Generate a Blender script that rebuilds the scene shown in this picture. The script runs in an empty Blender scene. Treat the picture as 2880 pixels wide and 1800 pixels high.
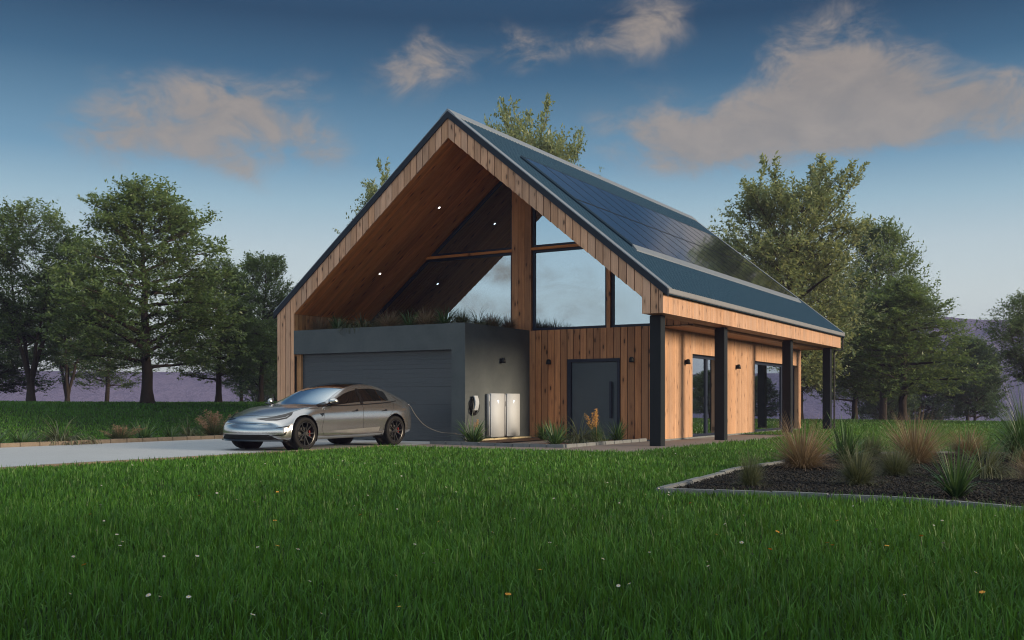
import bpy, bmesh, math, random
import numpy as np
from mathutils import Vector, Matrix
from mathutils.bvhtree import BVHTree

rnd = random.Random(7)
sc = bpy.context.scene
COL = sc.collection
PI = math.pi

# ------------------------------------------------------------------ frame of the house
TH = 0.535                      # the house stands turned by this angle
OX, OY = 3.5208, 23.6953        # right front eave corner, on the ground
CT, ST = math.cos(TH), math.sin(TH)
def HW(u, v, z=0.0):            # house frame (u along the gable, v along the ridge) -> world
    return Vector((OX + u*CT + v*ST, OY - u*ST + v*CT, z))
def LOC(x, y):                  # world -> house frame
    dx, dy = x-OX, y-OY
    return dx*CT - dy*ST, dx*ST + dy*CT

def sstep(a, b, x):
    t = np.clip((x-a)/(b-a), 0, 1)
    return t*t*(3-2*t)

# ------------------------------------------------------------------ objects
def link(o, parent=None):
    COL.objects.link(o)
    if parent is not None:
        o.parent = parent
    return o
def tag(o, label=None, cat=None, group=None, kind=None):
    if label: o['label'] = label
    if cat: o['category'] = cat
    if group: o['group'] = group
    if kind: o['kind'] = kind
    return o
def thing(name, label, cat, loc=(0, 0, 0), rz=0.0, group=None):
    o = bpy.data.objects.new(name, None)
    o.empty_display_size = 0.2
    link(o)
    o.location = loc
    o.rotation_euler = (0, 0, rz)
    return tag(o, label, cat, group)
def obj(name, bm, m, parent=None, smooth=False, loc=None, rz=None):
    me = bpy.data.meshes.new(name)
    if isinstance(bm, bmesh.types.BMesh):
        bmesh.ops.recalc_face_normals(bm, faces=bm.faces)
        bm.to_mesh(me)
        bm.free()
    else:
        me.from_pydata(bm[0], [], bm[1])
    for mm in (m if isinstance(m, (list, tuple)) else [m]):
        me.materials.append(mm)
    if smooth:
        me.polygons.foreach_set('use_smooth', [True]*len(me.polygons))
    o = bpy.data.objects.new(name, me)
    link(o, parent)
    if loc is not None: o.location = loc
    if rz is not None: o.rotation_euler = (0, 0, rz)
    return o
def fastmesh(name, V, loops, starts, totals, m, attr=None, smooth=False):
    me = bpy.data.meshes.new(name)
    V = np.ascontiguousarray(V, dtype=np.float32)
    me.vertices.add(len(V)); me.vertices.foreach_set('co', V.ravel())
    me.loops.add(len(loops)); me.loops.foreach_set('vertex_index', np.asarray(loops, dtype=np.int32))
    me.polygons.add(len(starts))
    me.polygons.foreach_set('loop_start', np.asarray(starts, dtype=np.int32))
    me.polygons.foreach_set('loop_total', np.asarray(totals, dtype=np.int32))
    if smooth:
        me.polygons.foreach_set('use_smooth', np.ones(len(starts), dtype=bool))
    if attr is not None:
        a = me.attributes.new('tint', 'FLOAT', 'POINT')
        a.data.foreach_set('value', np.asarray(attr, dtype=np.float32))
    for mm in (m if isinstance(m, (list, tuple)) else [m]):
        me.materials.append(mm)
    me.update(calc_edges=True)
    return me

def box(bm, a, b):
    (x0, y0, z0), (x1, y1, z1) = a, b
    vs = [bm.verts.new(p) for p in ((x0,y0,z0),(x1,y0,z0),(x1,y1,z0),(x0,y1,z0),(x0,y0,z1),(x1,y0,z1),(x1,y1,z1),(x0,y1,z1))]
    for f in ((0,3,2,1),(4,5,6,7),(0,1,5,4),(1,2,6,5),(2,3,7,6),(3,0,4,7)):
        bm.faces.new([vs[i] for i in f])
    return vs
def bbox(a, b, bevel=0.0, seg=2):
    bm = bmesh.new(); box(bm, a, b)
    if bevel: bmesh.ops.bevel(bm, geom=bm.edges[:], offset=bevel, segments=seg, affect='EDGES')
    return bm
def hexa(bm, p):               # eight corners, lower four then upper four
    vs = [bm.verts.new(q) for q in p]
    for f in ((0,3,2,1),(4,5,6,7),(0,1,5,4),(1,2,6,5),(2,3,7,6),(3,0,4,7)):
        bm.faces.new([vs[i] for i in f])
def prism(bm, poly, axis, a, b):   # 2D outline extruded along an axis
    def P(p, t):
        if axis == 'v': return (p[0], t, p[1])
        if axis == 'u': return (t, p[0], p[1])
        return (p[0], p[1], t)
    A = [bm.verts.new(P(p, a)) for p in poly]; B = [bm.verts.new(P(p, b)) for p in poly]
    n = len(poly)
    bm.faces.new(A); bm.faces.new(B[::-1])
    for i in range(n):
        bm.faces.new((A[i], B[i], B[(i+1)%n], A[(i+1)%n]))
def lathe(bm, prof, n=24, M=None, close=False):  # profile (r, h) about z
    rings = []
    for r, h in prof:
        if r < 1e-6:
            rings.append([bm.verts.new((0, 0, h))]*n)
        else:
            rings.append([bm.verts.new((r*math.cos(2*PI*i/n), r*math.sin(2*PI*i/n), h)) for i in range(n)])
    prs = list(zip(rings[:-1], rings[1:]))
    if close: prs.append((rings[-1], rings[0]))
    for A, B in prs:
        for i in range(n):
            q = [A[i], A[(i+1)%n], B[(i+1)%n], B[i]]
            u = []
            for w in q:
                if w not in u: u.append(w)
            if len(u) > 2: bm.faces.new(u)
    if M is not None:
        vs = set(v for r in rings for v in r)
        for v in vs: v.co = M @ v.co
def tube(bm, pts, r, n=8):
    pts = [Vector(p) for p in pts]
    rs = r if isinstance(r, (list, tuple)) else [r]*len(pts)
    rings = []
    ref = Vector((0.31, 0.17, 0.93))
    for i, p in enumerate(pts):
        d = (pts[min(i+1, len(pts)-1)] - pts[max(i-1, 0)]).normalized()
        x = d.cross(ref)
        if x.length < 1e-3: x = d.cross(Vector((1, 0, 0)))
        x.normalize(); y = d.cross(x)
        rings.append([bm.verts.new(p + (x*math.cos(2*PI*k/n) + y*math.sin(2*PI*k/n))*rs[i]) for k in range(n)])
    for A, B in zip(rings[:-1], rings[1:]):
        for k in range(n):
            bm.faces.new((A[k], A[(k+1)%n], B[(k+1)%n], B[k]))
    bm.faces.new(rings[0][::-1]); bm.faces.new(rings[-1])
def smooth_path(pts, n=8):     # Catmull-Rom
    P = [Vector(p) for p in pts]; P = [P[0]*2-P[1]] + P + [P[-1]*2-P[-2]]
    out = []
    for i in range(1, len(P)-2):
        for k in range(n):
            t = k/n; a, b, c, d = P[i-1], P[i], P[i+1], P[i+2]
            out.append(0.5*((2*b) + (c-a)*t + (2*a-5*b+4*c-d)*t*t + (3*b-a-3*c+d)*t**3))
    out.append(P[-2])
    return out

# ------------------------------------------------------------------ materials
class NT:
    def __init__(s, name):
        s.m = bpy.data.materials.new(name); s.m.use_nodes = True
        s.t = s.m.node_tree; s.t.nodes.clear()
        s.out = s.t.nodes.new('ShaderNodeOutputMaterial')
    def n(s, typ, **kw):
        nd = s.t.nodes.new(typ)
        for k, v in kw.items(): setattr(nd, k, v)
        return nd
    def l(s, a, b): s.t.links.new(a, b)
    def val(s, x, sock):
        if isinstance(x, (int, float)): sock.default_value = x
        elif isinstance(x, (tuple, list)): sock.default_value = (*x, 1.0) if len(x) == 3 and len(sock.default_value) == 4 else x
        else: s.l(x, sock)
    def math(s, op, a, b=None, c=None, clamp=False):
        nd = s.n('ShaderNodeMath', operation=op); nd.use_clamp = clamp
        for x, i in ((a, 0), (b, 1), (c, 2)):
            if x is not None: s.val(x, nd.inputs[i])
        return nd.outputs[0]
    def mix(s, f, a, b, blend='MIX'):
        nd = s.n('ShaderNodeMix', data_type='RGBA', blend_type=blend)
        s.val(f, nd.inputs[0]); s.val(a, nd.inputs[6]); s.val(b, nd.inputs[7])
        return nd.outputs[2]
    def noise(s, vec=None, scale=5, detail=4, rough=0.5, dist=0.0):
        nd = s.n('ShaderNodeTexNoise'); nd.inputs['Scale'].default_value = scale
        nd.inputs['Detail'].default_value = detail; nd.inputs['Roughness'].default_value = rough
        nd.inputs['Distortion'].default_value = dist
        if vec is not None: s.l(vec, nd.inputs['Vector'])
        return nd.outputs['Fac']
    def ramp(s, f, stops):
        nd = s.n('ShaderNodeValToRGB'); s.l(f, nd.inputs[0])
        e = nd.color_ramp.elements
        e[0].position, e[-1].position = stops[0][0], stops[-1][0]
        for i, (p, c) in enumerate(stops):
            if i == 0: k = e[0]
            elif i == len(stops)-1: k = e[-1]
            else: k = e.new(p)
            k.color = (*c, 1) if len(c) == 3 else c
        return nd.outputs[0]
    def smooth(s, x, a, b):
        nd = s.n('ShaderNodeMapRange', interpolation_type='SMOOTHSTEP')
        s.l(x, nd.inputs[0]); nd.inputs[1].default_value = a; nd.inputs[2].default_value = b
        return nd.outputs[0]
    def comb(s, x, y, z):
        nd = s.n('ShaderNodeCombineXYZ')
        for v, i in ((x, 0), (y, 1), (z, 2)): s.val(v, nd.inputs[i])
        return nd.outputs[0]
    def bsdf(s, color=None, rough=0.5, metal=0.0, spec=0.5, bump=None, bstr=0.2, bdist=0.01, **kw):
        b = s.n('ShaderNodeBsdfPrincipled')
        if color is not None: s.val(color, b.inputs['Base Color'])
        s.val(rough, b.inputs['Roughness']); s.val(metal, b.inputs['Metallic'])
        b.inputs['Specular IOR Level'].default_value = spec
        for k, v in kw.items(): s.val(v, b.inputs[k])
        if bump is not None:
            bp = s.n('ShaderNodeBump'); bp.inputs['Strength'].default_value = bstr; bp.inputs['Distance'].default_value = bdist
            s.l(bump, bp.inputs['Height']); s.l(bp.outputs[0], b.inputs['Normal'])
        s.l(b.outputs[0], s.out.inputs['Surface'])
        return b
    def objco(s): return s.n('ShaderNodeTexCoord').outputs['Object']

def simple(name, color, rough=0.5, metal=0.0, spec=0.5, var=0.12, scale=6.0, bump=0.0, **kw):
    k = NT(name); co = k.objco()
    f = k.noise(co, scale, 5, 0.6)
    c = k.mix(f, tuple(x*(1-var) for x in color), tuple(min(1, x*(1+var)) for x in color))
    r = k.math('ADD', k.math('MULTIPLY', f, 0.12), rough-0.06)
    k.bsdf(c, r, metal, spec, bump=k.noise(co, scale*9, 4, 0.6) if bump else None, bstr=bump, **kw)
    return k.m

def wood(name, pa, ga, light, dark, knots=1.0, contrast=1.0, tone=0.22, rough=0.62):
    """boards are real pieces; grain, knots and board tone come from here. pa/ga: axis across / along the board"""
    k = NT(name); co = k.objco()
    sp = k.n('ShaderNodeSeparateXYZ'); k.l(co, sp.inputs[0])
    ax = {'u': sp.outputs[0], 'v': sp.outputs[1], 'z': sp.outputs[2]}
    R = k.n('ShaderNodeNewGeometry').outputs['Random Per Island']
    P, G = ax[pa], ax[ga]
    off = k.math('MULTIPLY', R, 53.0)
    wob = k.noise(k.comb(k.math('MULTIPLY', P, 3.0), k.math('ADD', k.math('MULTIPLY', G, 1.1), off), 0.0), 1.0, 3, 0.5)
    pw = k.math('ADD', P, k.math('MULTIPLY', wob, 0.10))
    v1 = k.comb(k.math('MULTIPLY', pw, 16.0), k.math('ADD', k.math('MULTIPLY', G, 0.55), off), off)
    v2 = k.comb(k.math('MULTIPLY', pw, 75.0), k.math('ADD', k.math('MULTIPLY', G, 1.3), off), 0.0)
    n1 = k.noise(v1, 1.0, 5, 0.6, 0.4); n2 = k.noise(v2, 1.0, 3, 0.6)
    g = k.math('ADD', k.math('MULTIPLY', n1, 0.62), k.math('MULTIPLY', n2, 0.38))
    lo, hi = 0.5-0.20/contrast, 0.5+0.20/contrast
    c = k.ramp(g, [(lo, dark), (0.5, tuple((a+b)/2 for a, b in zip(light, dark))), (hi, light)])
    R2 = k.math('FRACT', k.math('MULTIPLY', R, 91.7))
    R3 = k.math('FRACT', k.math('MULTIPLY', R, 417.3))
    c = k.mix(k.math('MULTIPLY', R3, 0.45), c, (light[0]*0.78, light[1]*0.95, light[2]*1.25))
    tv = k.math('ADD', k.math('MULTIPLY', R2, 2*tone), 1-tone)
    tn = k.comb(tv, tv, tv)
    c = k.mix(1.0, c, tn, 'MULTIPLY')
    vo = k.n('ShaderNodeTexVoronoi'); vo.inputs['Scale'].default_value = 1.0
    k.l(k.comb(k.math('ADD', k.math('MULTIPLY', P, 6.5), off), k.math('MULTIPLY', G, 2.3), off), vo.inputs['Vector'])
    d = vo.outputs['Distance']
    kn = k.math('SUBTRACT', 1.0, k.smooth(d, 0.09, 0.20))
    halo = k.math('SUBTRACT', 1.0, k.smooth(d, 0.12, 0.42))
    c = k.mix(k.math('MULTIPLY', halo, 0.35*knots), c, tuple(x*0.55 for x in dark))
    c = k.mix(k.math('MULTIPLY', kn, 0.85*knots), c, tuple(x*0.14 for x in dark))
    big = k.noise(k.comb(k.math('MULTIPLY', P, 0.9), k.math('MULTIPLY', G, 0.5), 3.3), 1.0, 4, 0.6)
    c = k.mix(k.math('MULTIPLY', k.smooth(big, 0.5, 0.75), 0.35), c, tuple(x*0.6 for x in dark))
    k.bsdf(c, k.math('ADD', k.math('MULTIPLY', n2, 0.2), rough-0.1), 0, 0.35, bump=g, bstr=0.25, bdist=0.006)
    return k.m

M = {}
M['barge'] = wood('barge_wood', 'u', 'z', (0.70, 0.385, 0.225), (0.36, 0.175, 0.095))
M['wall_front'] = wood('wall_wood', 'u', 'z', (0.62, 0.262, 0.105), (0.23, 0.078, 0.032), tone=0.32)
M['wall_side'] = wood('side_wood', 'v', 'z', (0.50, 0.29, 0.17), (0.33, 0.175, 0.095), knots=0.75, tone=0.12)
M['inner_side'] = wood('inner_wood', 'v', 'z', (0.50, 0.24, 0.095), (0.22, 0.085, 0.03))
M['soffit'] = wood('soffit_wood', 'v', 'u', (0.74, 0.245, 0.058), (0.36, 0.098, 0.020), tone=0.2)
M['porch'] = wood('porch_wood', 'u', 'v', (0.40, 0.20, 0.10), (0.26, 0.12, 0.055), knots=0.4, tone=0.08)
M['fascia'] = wood('fascia_wood', 'v', 'z', (0.49, 0.29, 0.18), (0.33, 0.18, 0.105), knots=0.7, tone=0.12)
M['dark'] = simple('dark_core', (0.015, 0.013, 0.012), 0.8)
M['black'] = simple('black_metal', (0.006, 0.009, 0.012), 0.55, 0.0, 0.22)
M['trim'] = simple('dark_trim', (0.010, 0.016, 0.026), 0.5, 0.1, 0.25)
M['frame'] = simple('frame_metal', (0.010, 0.016, 0.034), 0.45, 0.1, 0.3)
M['pale'] = simple('pale_flashing', (0.19, 0.215, 0.25), 0.5, 0.55)
M['gutter'] = simple('gutter_metal', (0.20, 0.20, 0.21), 0.42, 0.3)
M['door'] = simple('door_paint', (0.040, 0.058, 0.075), 0.42, 0.0, 0.5, 0.18, 4)
M['white'] = simple('white_enamel', (0.385, 0.415, 0.46), 0.7, 0, 0.5, 0.03)
M['shell'] = simple('grey_shell', (0.42, 0.43, 0.45), 0.4, 0, 0.5, 0.03)
M['rubber'] = simple('rubber', (0.006, 0.006, 0.0065), 0.75, 0, 0.2)
M['cable'] = simple('cable_sleeve', (0.10, 0.095, 0.085), 0.45, 0, 0.5)
M['stone'] = simple('kerb_stone', (0.155, 0.125, 0.098), 0.85, 0, 0.3, 0.3, 7, 0.5)
M['grey_stone'] = simple('grey_kerb', (0.14, 0.15, 0.16), 0.85, 0, 0.3, 0.3, 7, 0.5)
M['brick'] = simple('pale_brick', (0.42, 0.36, 0.24), 0.85, 0, 0.3, 0.25, 8, 0.4)

def conc():
    k = NT('dark_render'); co = k.objco()
    a = k.noise(co, 1.3, 6, 0.65, 0.5); b = k.noise(co, 14, 4, 0.6)
    f = k.math('ADD', k.math('MULTIPLY', a, 0.75), k.math('MULTIPLY', b, 0.25))
    c = k.ramp(f, [(0.3, (0.055, 0.066, 0.073)), (0.7, (0.086, 0.098, 0.104))])
    k.bsdf(c, 0.78, 0, 0.3, bump=b, bstr=0.15)
    return k.m
M['render'] = conc()
def garage_door_mat():
    k = NT('garage_door_paint'); co = k.objco()
    sp = k.n('ShaderNodeSeparateXYZ'); k.l(co, sp.inputs[0])
    w = k.noise(k.comb(k.math('MULTIPLY', sp.outputs[0], 1.5), 0.0, k.math('MULTIPLY', sp.outputs[2], 90.0)), 1.0, 3, 0.6)
    c = k.mix(w, (0.030, 0.037, 0.046), (0.052, 0.062, 0.074))
    k.bsdf(c, 0.42, 0.0, 0.5, bump=w, bstr=0.3, bdist=0.004)
    return k.m
M['garage_door'] = garage_door_mat()
def roof_mat():
    k = NT('roof_metal'); co = k.objco()
    f = k.noise(co, 0.8, 4, 0.6)
    c = k.mix(f, (0.004, 0.015, 0.029), (0.008, 0.023, 0.041))
    k.bsdf(c, k.math('ADD', k.math('MULTIPLY', f, 0.15), 0.55), 0.0, 0.10)
    return k.m
M['roof'] = roof_mat()
M['rib'] = simple('roof_rib', (0.035, 0.080, 0.125), 0.5, 0.0, 0.12)
def panel_mat():
    k = NT('solar_glass'); co = k.objco()
    sp = k.n('ShaderNodeSeparateXYZ'); k.l(co, sp.inputs[0])
    def lines(x, p, w):
        fr = k.math('FRACT', k.math('MULTIPLY', x, 1/p))
        return k.math('LESS_THAN', k.math('ABSOLUTE', k.math('SUBTRACT', fr, 0.5)), w)
    g = k.math('MAXIMUM', lines(sp.outputs[0], 0.165, 0.02), lines(sp.outputs[1], 0.165, 0.02))
    nz = k.noise(co, 60, 2, 0.5)
    c = k.mix(g, k.mix(nz, (0.006, 0.008, 0.012), (0.014, 0.017, 0.023)), (0.02, 0.024, 0.03))
    d = k.n('ShaderNodeBsdfPrincipled'); k.l(c, d.inputs['Base Color']); d.inputs['Roughness'].default_value = .2
    gl = k.n('ShaderNodeBsdfGlossy'); gl.inputs['Color'].default_value = (.92, .96, 1, 1); gl.inputs['Roughness'].default_value = .06
    fr = k.n('ShaderNodeFresnel'); fr.inputs['IOR'].default_value = 1.6
    mx = k.n('ShaderNodeMixShader'); k.l(k.math('ADD', k.math('MULTIPLY', fr.outputs[0], .95), .13, clamp=True), mx.inputs[0]); k.l(d.outputs[0], mx.inputs[1]); k.l(gl.outputs[0], mx.inputs[2])
    k.l(mx.outputs[0], k.out.inputs['Surface'])
    return k.m
M['solar'] = panel_mat()
def glass_mat(name, tint, refl=0.7, base=(0.004, 0.005, 0.006), rough=0.0):
    k = NT(name); co = k.objco()
    g = k.n('ShaderNodeBsdfGlossy'); g.inputs['Color'].default_value = (*tint, 1); g.inputs['Roughness'].default_value = rough
    wb = k.n('ShaderNodeBump'); wb.inputs['Strength'].default_value = 0.012; wb.inputs['Distance'].default_value = 0.05
    k.l(k.noise(co, 0.7, 2, 0.5), wb.inputs['Height']); k.l(wb.outputs[0], g.inputs['Normal'])
    d = k.n('ShaderNodeBsdfDiffuse'); d.inputs['Color'].default_value = (*base, 1)
    fr = k.n('ShaderNodeFresnel'); fr.inputs['IOR'].default_value = 1.5
    f = k.math('ADD', k.math('MULTIPLY', fr.outputs[0], 1-refl), refl, clamp=True)
    mx = k.n('ShaderNodeMixShader'); k.l(f, mx.inputs[0]); k.l(d.outputs[0], mx.inputs[1]); k.l(g.outputs[0], mx.inputs[2])
    k.l(mx.outputs[0], k.out.inputs['Surface'])
    return k.m
M['glass'] = glass_mat('mirror_glazing', (0.42, 0.56, 0.70), 0.60)
M['side_glass'] = glass_mat('side_glazing', (0.80, 0.88, 0.95), 0.72)
M['carglass'] = glass_mat('car_glass', (0.9, 0.94, 1.0), 0.09, (0.005, 0.005, 0.005))
M['screen_glass'] = glass_mat('windscreen_glass', (1, 1, 1), 0.90, (0.02, 0.02, 0.022), 0.05)
def emit(name, color, strength):
    k = NT(name); e = k.n('ShaderNodeEmission'); e.inputs[0].default_value = (*color, 1); e.inputs[1].default_value = strength
    k.l(e.outputs[0], k.out.inputs['Surface']); return k.m
M['lamp_lit'] = emit('lamp_lit', (1, 0.93, 0.84), 4)
M['emblem_lit'] = emit('emblem_lit', (1, 1, 1), 1.5)
def paint():
    k = NT('silver_paint'); co = k.objco()
    fl = k.noise(co, 900, 1, 0.5)
    c = k.mix(fl, (0.44, 0.45, 0.465), (0.52, 0.53, 0.55))
    k.bsdf(c, 0.20, 0.93, 0.5, **{'Coat Weight': 0.5, 'Coat Roughness': 0.06})
    return k.m
M['paint'] = paint()
M['gloss_black'] = simple('gloss_black', (0.008, 0.008, 0.009), 0.12, 0, 0.6)
M['rim'] = simple('dark_rim', (0.035, 0.035, 0.038), 0.3, 0.5)
M['caliper'] = simple('red_caliper', (0.10, 0.007, 0.006), 0.4)
M['disc'] = simple('brake_disc', (0.04, 0.04, 0.04), 0.6, 0.2)
M['chrome'] = simple('chrome', (0.30, 0.30, 0.31), 0.25, 0.9)

def drive_mat():
    k = NT('drive_concrete'); co = k.objco()
    sp = k.n('ShaderNodeSeparateXYZ'); k.l(co, sp.inputs[0])
    w = k.noise(k.comb(k.math('MULTIPLY', sp.outputs[0], 2.0), k.math('MULTIPLY', sp.outputs[1], 14.0), 0.0), 1.0, 4, 0.62, 0.6)
    big = k.noise(co, 0.35, 5, 0.6)
    c = k.mix(k.math('ADD', k.math('MULTIPLY', w, 0.6), k.math('MULTIPLY', big, 0.4)), (0.25, 0.272, 0.30), (0.40, 0.425, 0.455))
    k.bsdf(c, 0.62, 0, 0.45, bump=w, bstr=0.6, bdist=0.012)
    return k.m
M['drive'] = drive_mat()
def paver_mat():
    k = NT('paving'); co = k.objco()
    br = k.n('ShaderNodeTexBrick'); k.l(co, br.inputs['Vector'])
    br.inputs['Scale'].default_value = 1.0; br.inputs['Brick Width'].default_value = 0.42; br.inputs['Row Height'].default_value = 0.21
    br.inputs['Mortar Size'].default_value = 0.006
    br.inputs['Color1'].default_value = (0.20, 0.155, 0.14, 1); br.inputs['Color2'].default_value = (0.15, 0.125, 0.12, 1)
    br.inputs['Mortar'].default_value = (0.07, 0.065, 0.06, 1)
    n = k.noise(co, 3, 5, 0.65)
    c = k.mix(0.5, br.outputs['Color'], k.mix(n, (0.10, 0.085, 0.08), (0.25, 0.21, 0.195)))
    k.bsdf(c, 0.75, 0, 0.4, bump=n, bstr=0.3)
    return k.m
M['paving'] = paver_mat()
def ground_mat():
    k = NT('lawn_soil'); co = k.objco()
    a = k.noise(co, 0.25, 5, 0.6); b = k.noise(co, 18, 4, 0.7)
    c = k.mix(k.math('ADD', k.math('MULTIPLY', a, 0.5), k.math('MULTIPLY', b, 0.5)), (0.006, 0.014, 0.004), (0.016, 0.036, 0.009))
    k.bsdf(c, 0.95, 0, 0.1, bump=b, bstr=0.8, bdist=0.06)
    return k.m
M['ground'] = ground_mat()
def mulch_mat(name, a, b):
    k = NT(name); co = k.objco()
    n = k.noise(co, 25, 5, 0.7); 
    k.bsdf(k.mix(n, a, b), 0.9, 0, 0.25, bump=n, bstr=0.9, bdist=0.03)
    return k.m
M['mulch'] = mulch_mat('mulch_soil', (0.003, 0.003, 0.003), (0.012, 0.011, 0.010))
M['redmulch'] = mulch_mat('red_mulch', (0.035, 0.016, 0.010), (0.12, 0.065, 0.04))
def attr_tint(k):
    a = k.n('ShaderNodeAttribute'); a.attribute_name = 'tint'; return a.outputs['Fac']
def leafy(name, stops, rough=0.5, transl=0.35, objvar=0.15, nscale=0.5, spec=0.4):
    k = NT(name)
    t = attr_tint(k)
    n = k.noise(k.objco(), nscale, 3, 0.6)
    f = k.math('ADD', k.math('MULTIPLY', t, 0.7), k.math('MULTIPLY', n, 0.3))
    c = k.ramp(f, stops)
    b = k.bsdf(c, rough, 0, spec)
    tr = k.n('ShaderNodeBsdfTranslucent')
    k.l(k.mix(0.5, c, (stops[-1][1][0]*1.3, stops[-1][1][1]*1.3, stops[-1][1][2]*0.7)), tr.inputs[0])
    mx = k.n('ShaderNodeMixShader'); mx.inputs[0].default_value = transl
    k.l(b.outputs[0], mx.inputs[1]); k.l(tr.outputs[0], mx.inputs[2]); k.l(mx.outputs[0], k.out.inputs['Surface'])
    return k.m
M['leaf'] = leafy('tree_leaf', [(0.1, (0.038, 0.070, 0.026)), (0.5, (0.088, 0.145, 0.055)), (0.9, (0.18, 0.24, 0.10))], 0.42, 0.45)
M['leaf_pale'] = leafy('pale_tree_leaf', [(0.1, (0.050, 0.085, 0.042)), (0.5, (0.135, 0.19, 0.098)), (0.9, (0.33, 0.345, 0.20))], 0.40, 0.45)
M['leaf_dark'] = leafy('dark_tree_leaf', [(0.1, (0.020, 0.046, 0.022)), (0.5, (0.045, 0.085, 0.040)), (0.9, (0.09, 0.135, 0.060))], 0.45, 0.3)
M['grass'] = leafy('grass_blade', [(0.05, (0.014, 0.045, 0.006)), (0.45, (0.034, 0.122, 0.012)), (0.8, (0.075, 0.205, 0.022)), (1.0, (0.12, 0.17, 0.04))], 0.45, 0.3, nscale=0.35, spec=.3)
M['flax'] = leafy('flax_blade', [(0.1, (0.012, 0.034, 0.012)), (0.5, (0.036, 0.085, 0.026)), (0.95, (0.12, 0.19, 0.07))], 0.38, 0.2, nscale=6)
M['tan'] = leafy('tan_blade', [(0.1, (0.055, 0.034, 0.023)), (0.5, (0.16, 0.105, 0.068)), (0.95, (0.31, 0.235, 0.165))], 0.6, 0.25, nscale=4)
M['olive'] = leafy('olive_blade', [(0.1, (0.022, 0.030, 0.018)), (0.5, (0.060, 0.075, 0.042)), (0.95, (0.15, 0.16, 0.085))], 0.6, 0.25, nscale=5)
M['plume'] = leafy('plume_seed', [(0.1, (0.14, 0.075, 0.055)), (0.5, (0.27, 0.16, 0.115)), (0.95, (0.40, 0.28, 0.21))], 0.7, 0.4, nscale=8)
M['gold'] = leafy('gold_seed', [(0.1, (0.35, 0.17, 0.05)), (0.5, (0.58, 0.32, 0.10)), (0.95, (0.75, 0.50, 0.22))], 0.7, 0.45, nscale=8)
M['bark'] = simple('bark', (0.035, 0.028, 0.022), 0.9, 0, 0.2, 0.45, 5, 0.8)
M['petal'] = simple('petal', (0.38, 0.37, 0.365), 0.6, 0, 0.3, 0.05)
M['orange_petal'] = simple('orange_petal', (0.62, 0.27, 0.04), 0.6, 0, 0.3, 0.2)
M['floret'] = simple('floret', (0.60, 0.38, 0.03), 0.7, 0, 0.3, 0.1)

# ================================================================== HOUSE
W_, L_ = 12.1084, 17.8747
RU = -W_/2                       # ridge
S = (8.7528-3.7218)/(W_/2+0.129) # pitch of the roof
def z_roof(u): return 8.7528 - S*abs(u-RU)          # top of the metal
def z_wood(u): return z_roof(u) - 0.20              # top of the timber verge
def z_soff(u): return 8.0323 - S*abs(u-RU)          # timber ceiling below
ZB, VW, UW, UG = 3.147, 3.3975, -1.5127, -5.515     # beam underside, front wall, side wall, garage side wall
UL = -W_ + 0.644
ZG = 3.1416

house = thing('house', 'modern timber-clad barn house with steep gable roof, garage box and porch posts', 'house', HW(0, 0), -TH)
def hp(name, bm, m, smooth=False, parent=None, label=None):
    o = obj(name, bm, m, parent or house, smooth)
    if label: o['label'] = label
    return o

def board_front(bm, u0, u1, pitch, zlo, zhi, v, th=0.022, gap=0.020, org=None, cuts=(), holes=(), face='v'):
    """vertical boards standing in a plane; face 'v' looks to -v, face 'u' looks to +u"""
    org = u0 if org is None else org
    e = set([u0, u1, *cuts])
    k = math.ceil((u0-org)/pitch - 1e-6)
    grid = []
    while org + k*pitch < u1 - 1e-6:
        grid.append(org+k*pitch); k += 1
    for h in holes: e.update((h[0], h[1]))
    e.update(grid); e = sorted(x for x in e if u0-1e-6 <= x <= u1+1e-6)
    gs = set(round(g, 5) for g in grid)
    for a, b in zip(e[:-1], e[1:]):
        if b-a < 0.004: continue
        ga = gap/2 if (round(a, 5) in gs or abs(a-u0) > 1e-6) else 0
        gb = gap/2 if round(b, 5) in gs else 0
        m_ = (a+b)/2
        spans = [None]
        hs = [h for h in holes if h[0]-1e-6 <= m_ <= h[1]+1e-6]
        z = [(zlo(a+1e-5), zlo(b-1e-5), zhi(a+1e-5), zhi(b-1e-5))]
        for h in hs:
            nz = []
            for la, lb, ha, hb in z:
                if h[2] > min(la, lb)+0.01: nz.append((la, lb, min(ha, h[2]), min(hb, h[2])))
                if h[3] < max(ha, hb)-0.01: nz.append((max(la, h[3]), max(lb, h[3]), ha, hb))
            z = nz
        a2, b2 = a+ga, b-gb
        for la, lb, ha, hb in z:
            if ha-la < 0.01 and hb-lb < 0.01: continue
            ha, hb = max(ha, la+0.002), max(hb, lb+0.002)
            if face == 'v':
                hexa(bm, [(a2, v, la), (b2, v, lb), (b2, v+th, lb), (a2, v+th, la), (a2, v, ha), (b2, v, hb), (b2, v+th, hb), (a2, v+th, ha)])
            elif face == 'u':
                hexa(bm, [(v, a2, la), (v, b2, lb), (v-th, b2, lb), (v-th, a2, la), (v, a2, ha), (v, b2, hb), (v-th, b2, hb), (v-th, a2, ha)])

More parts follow.
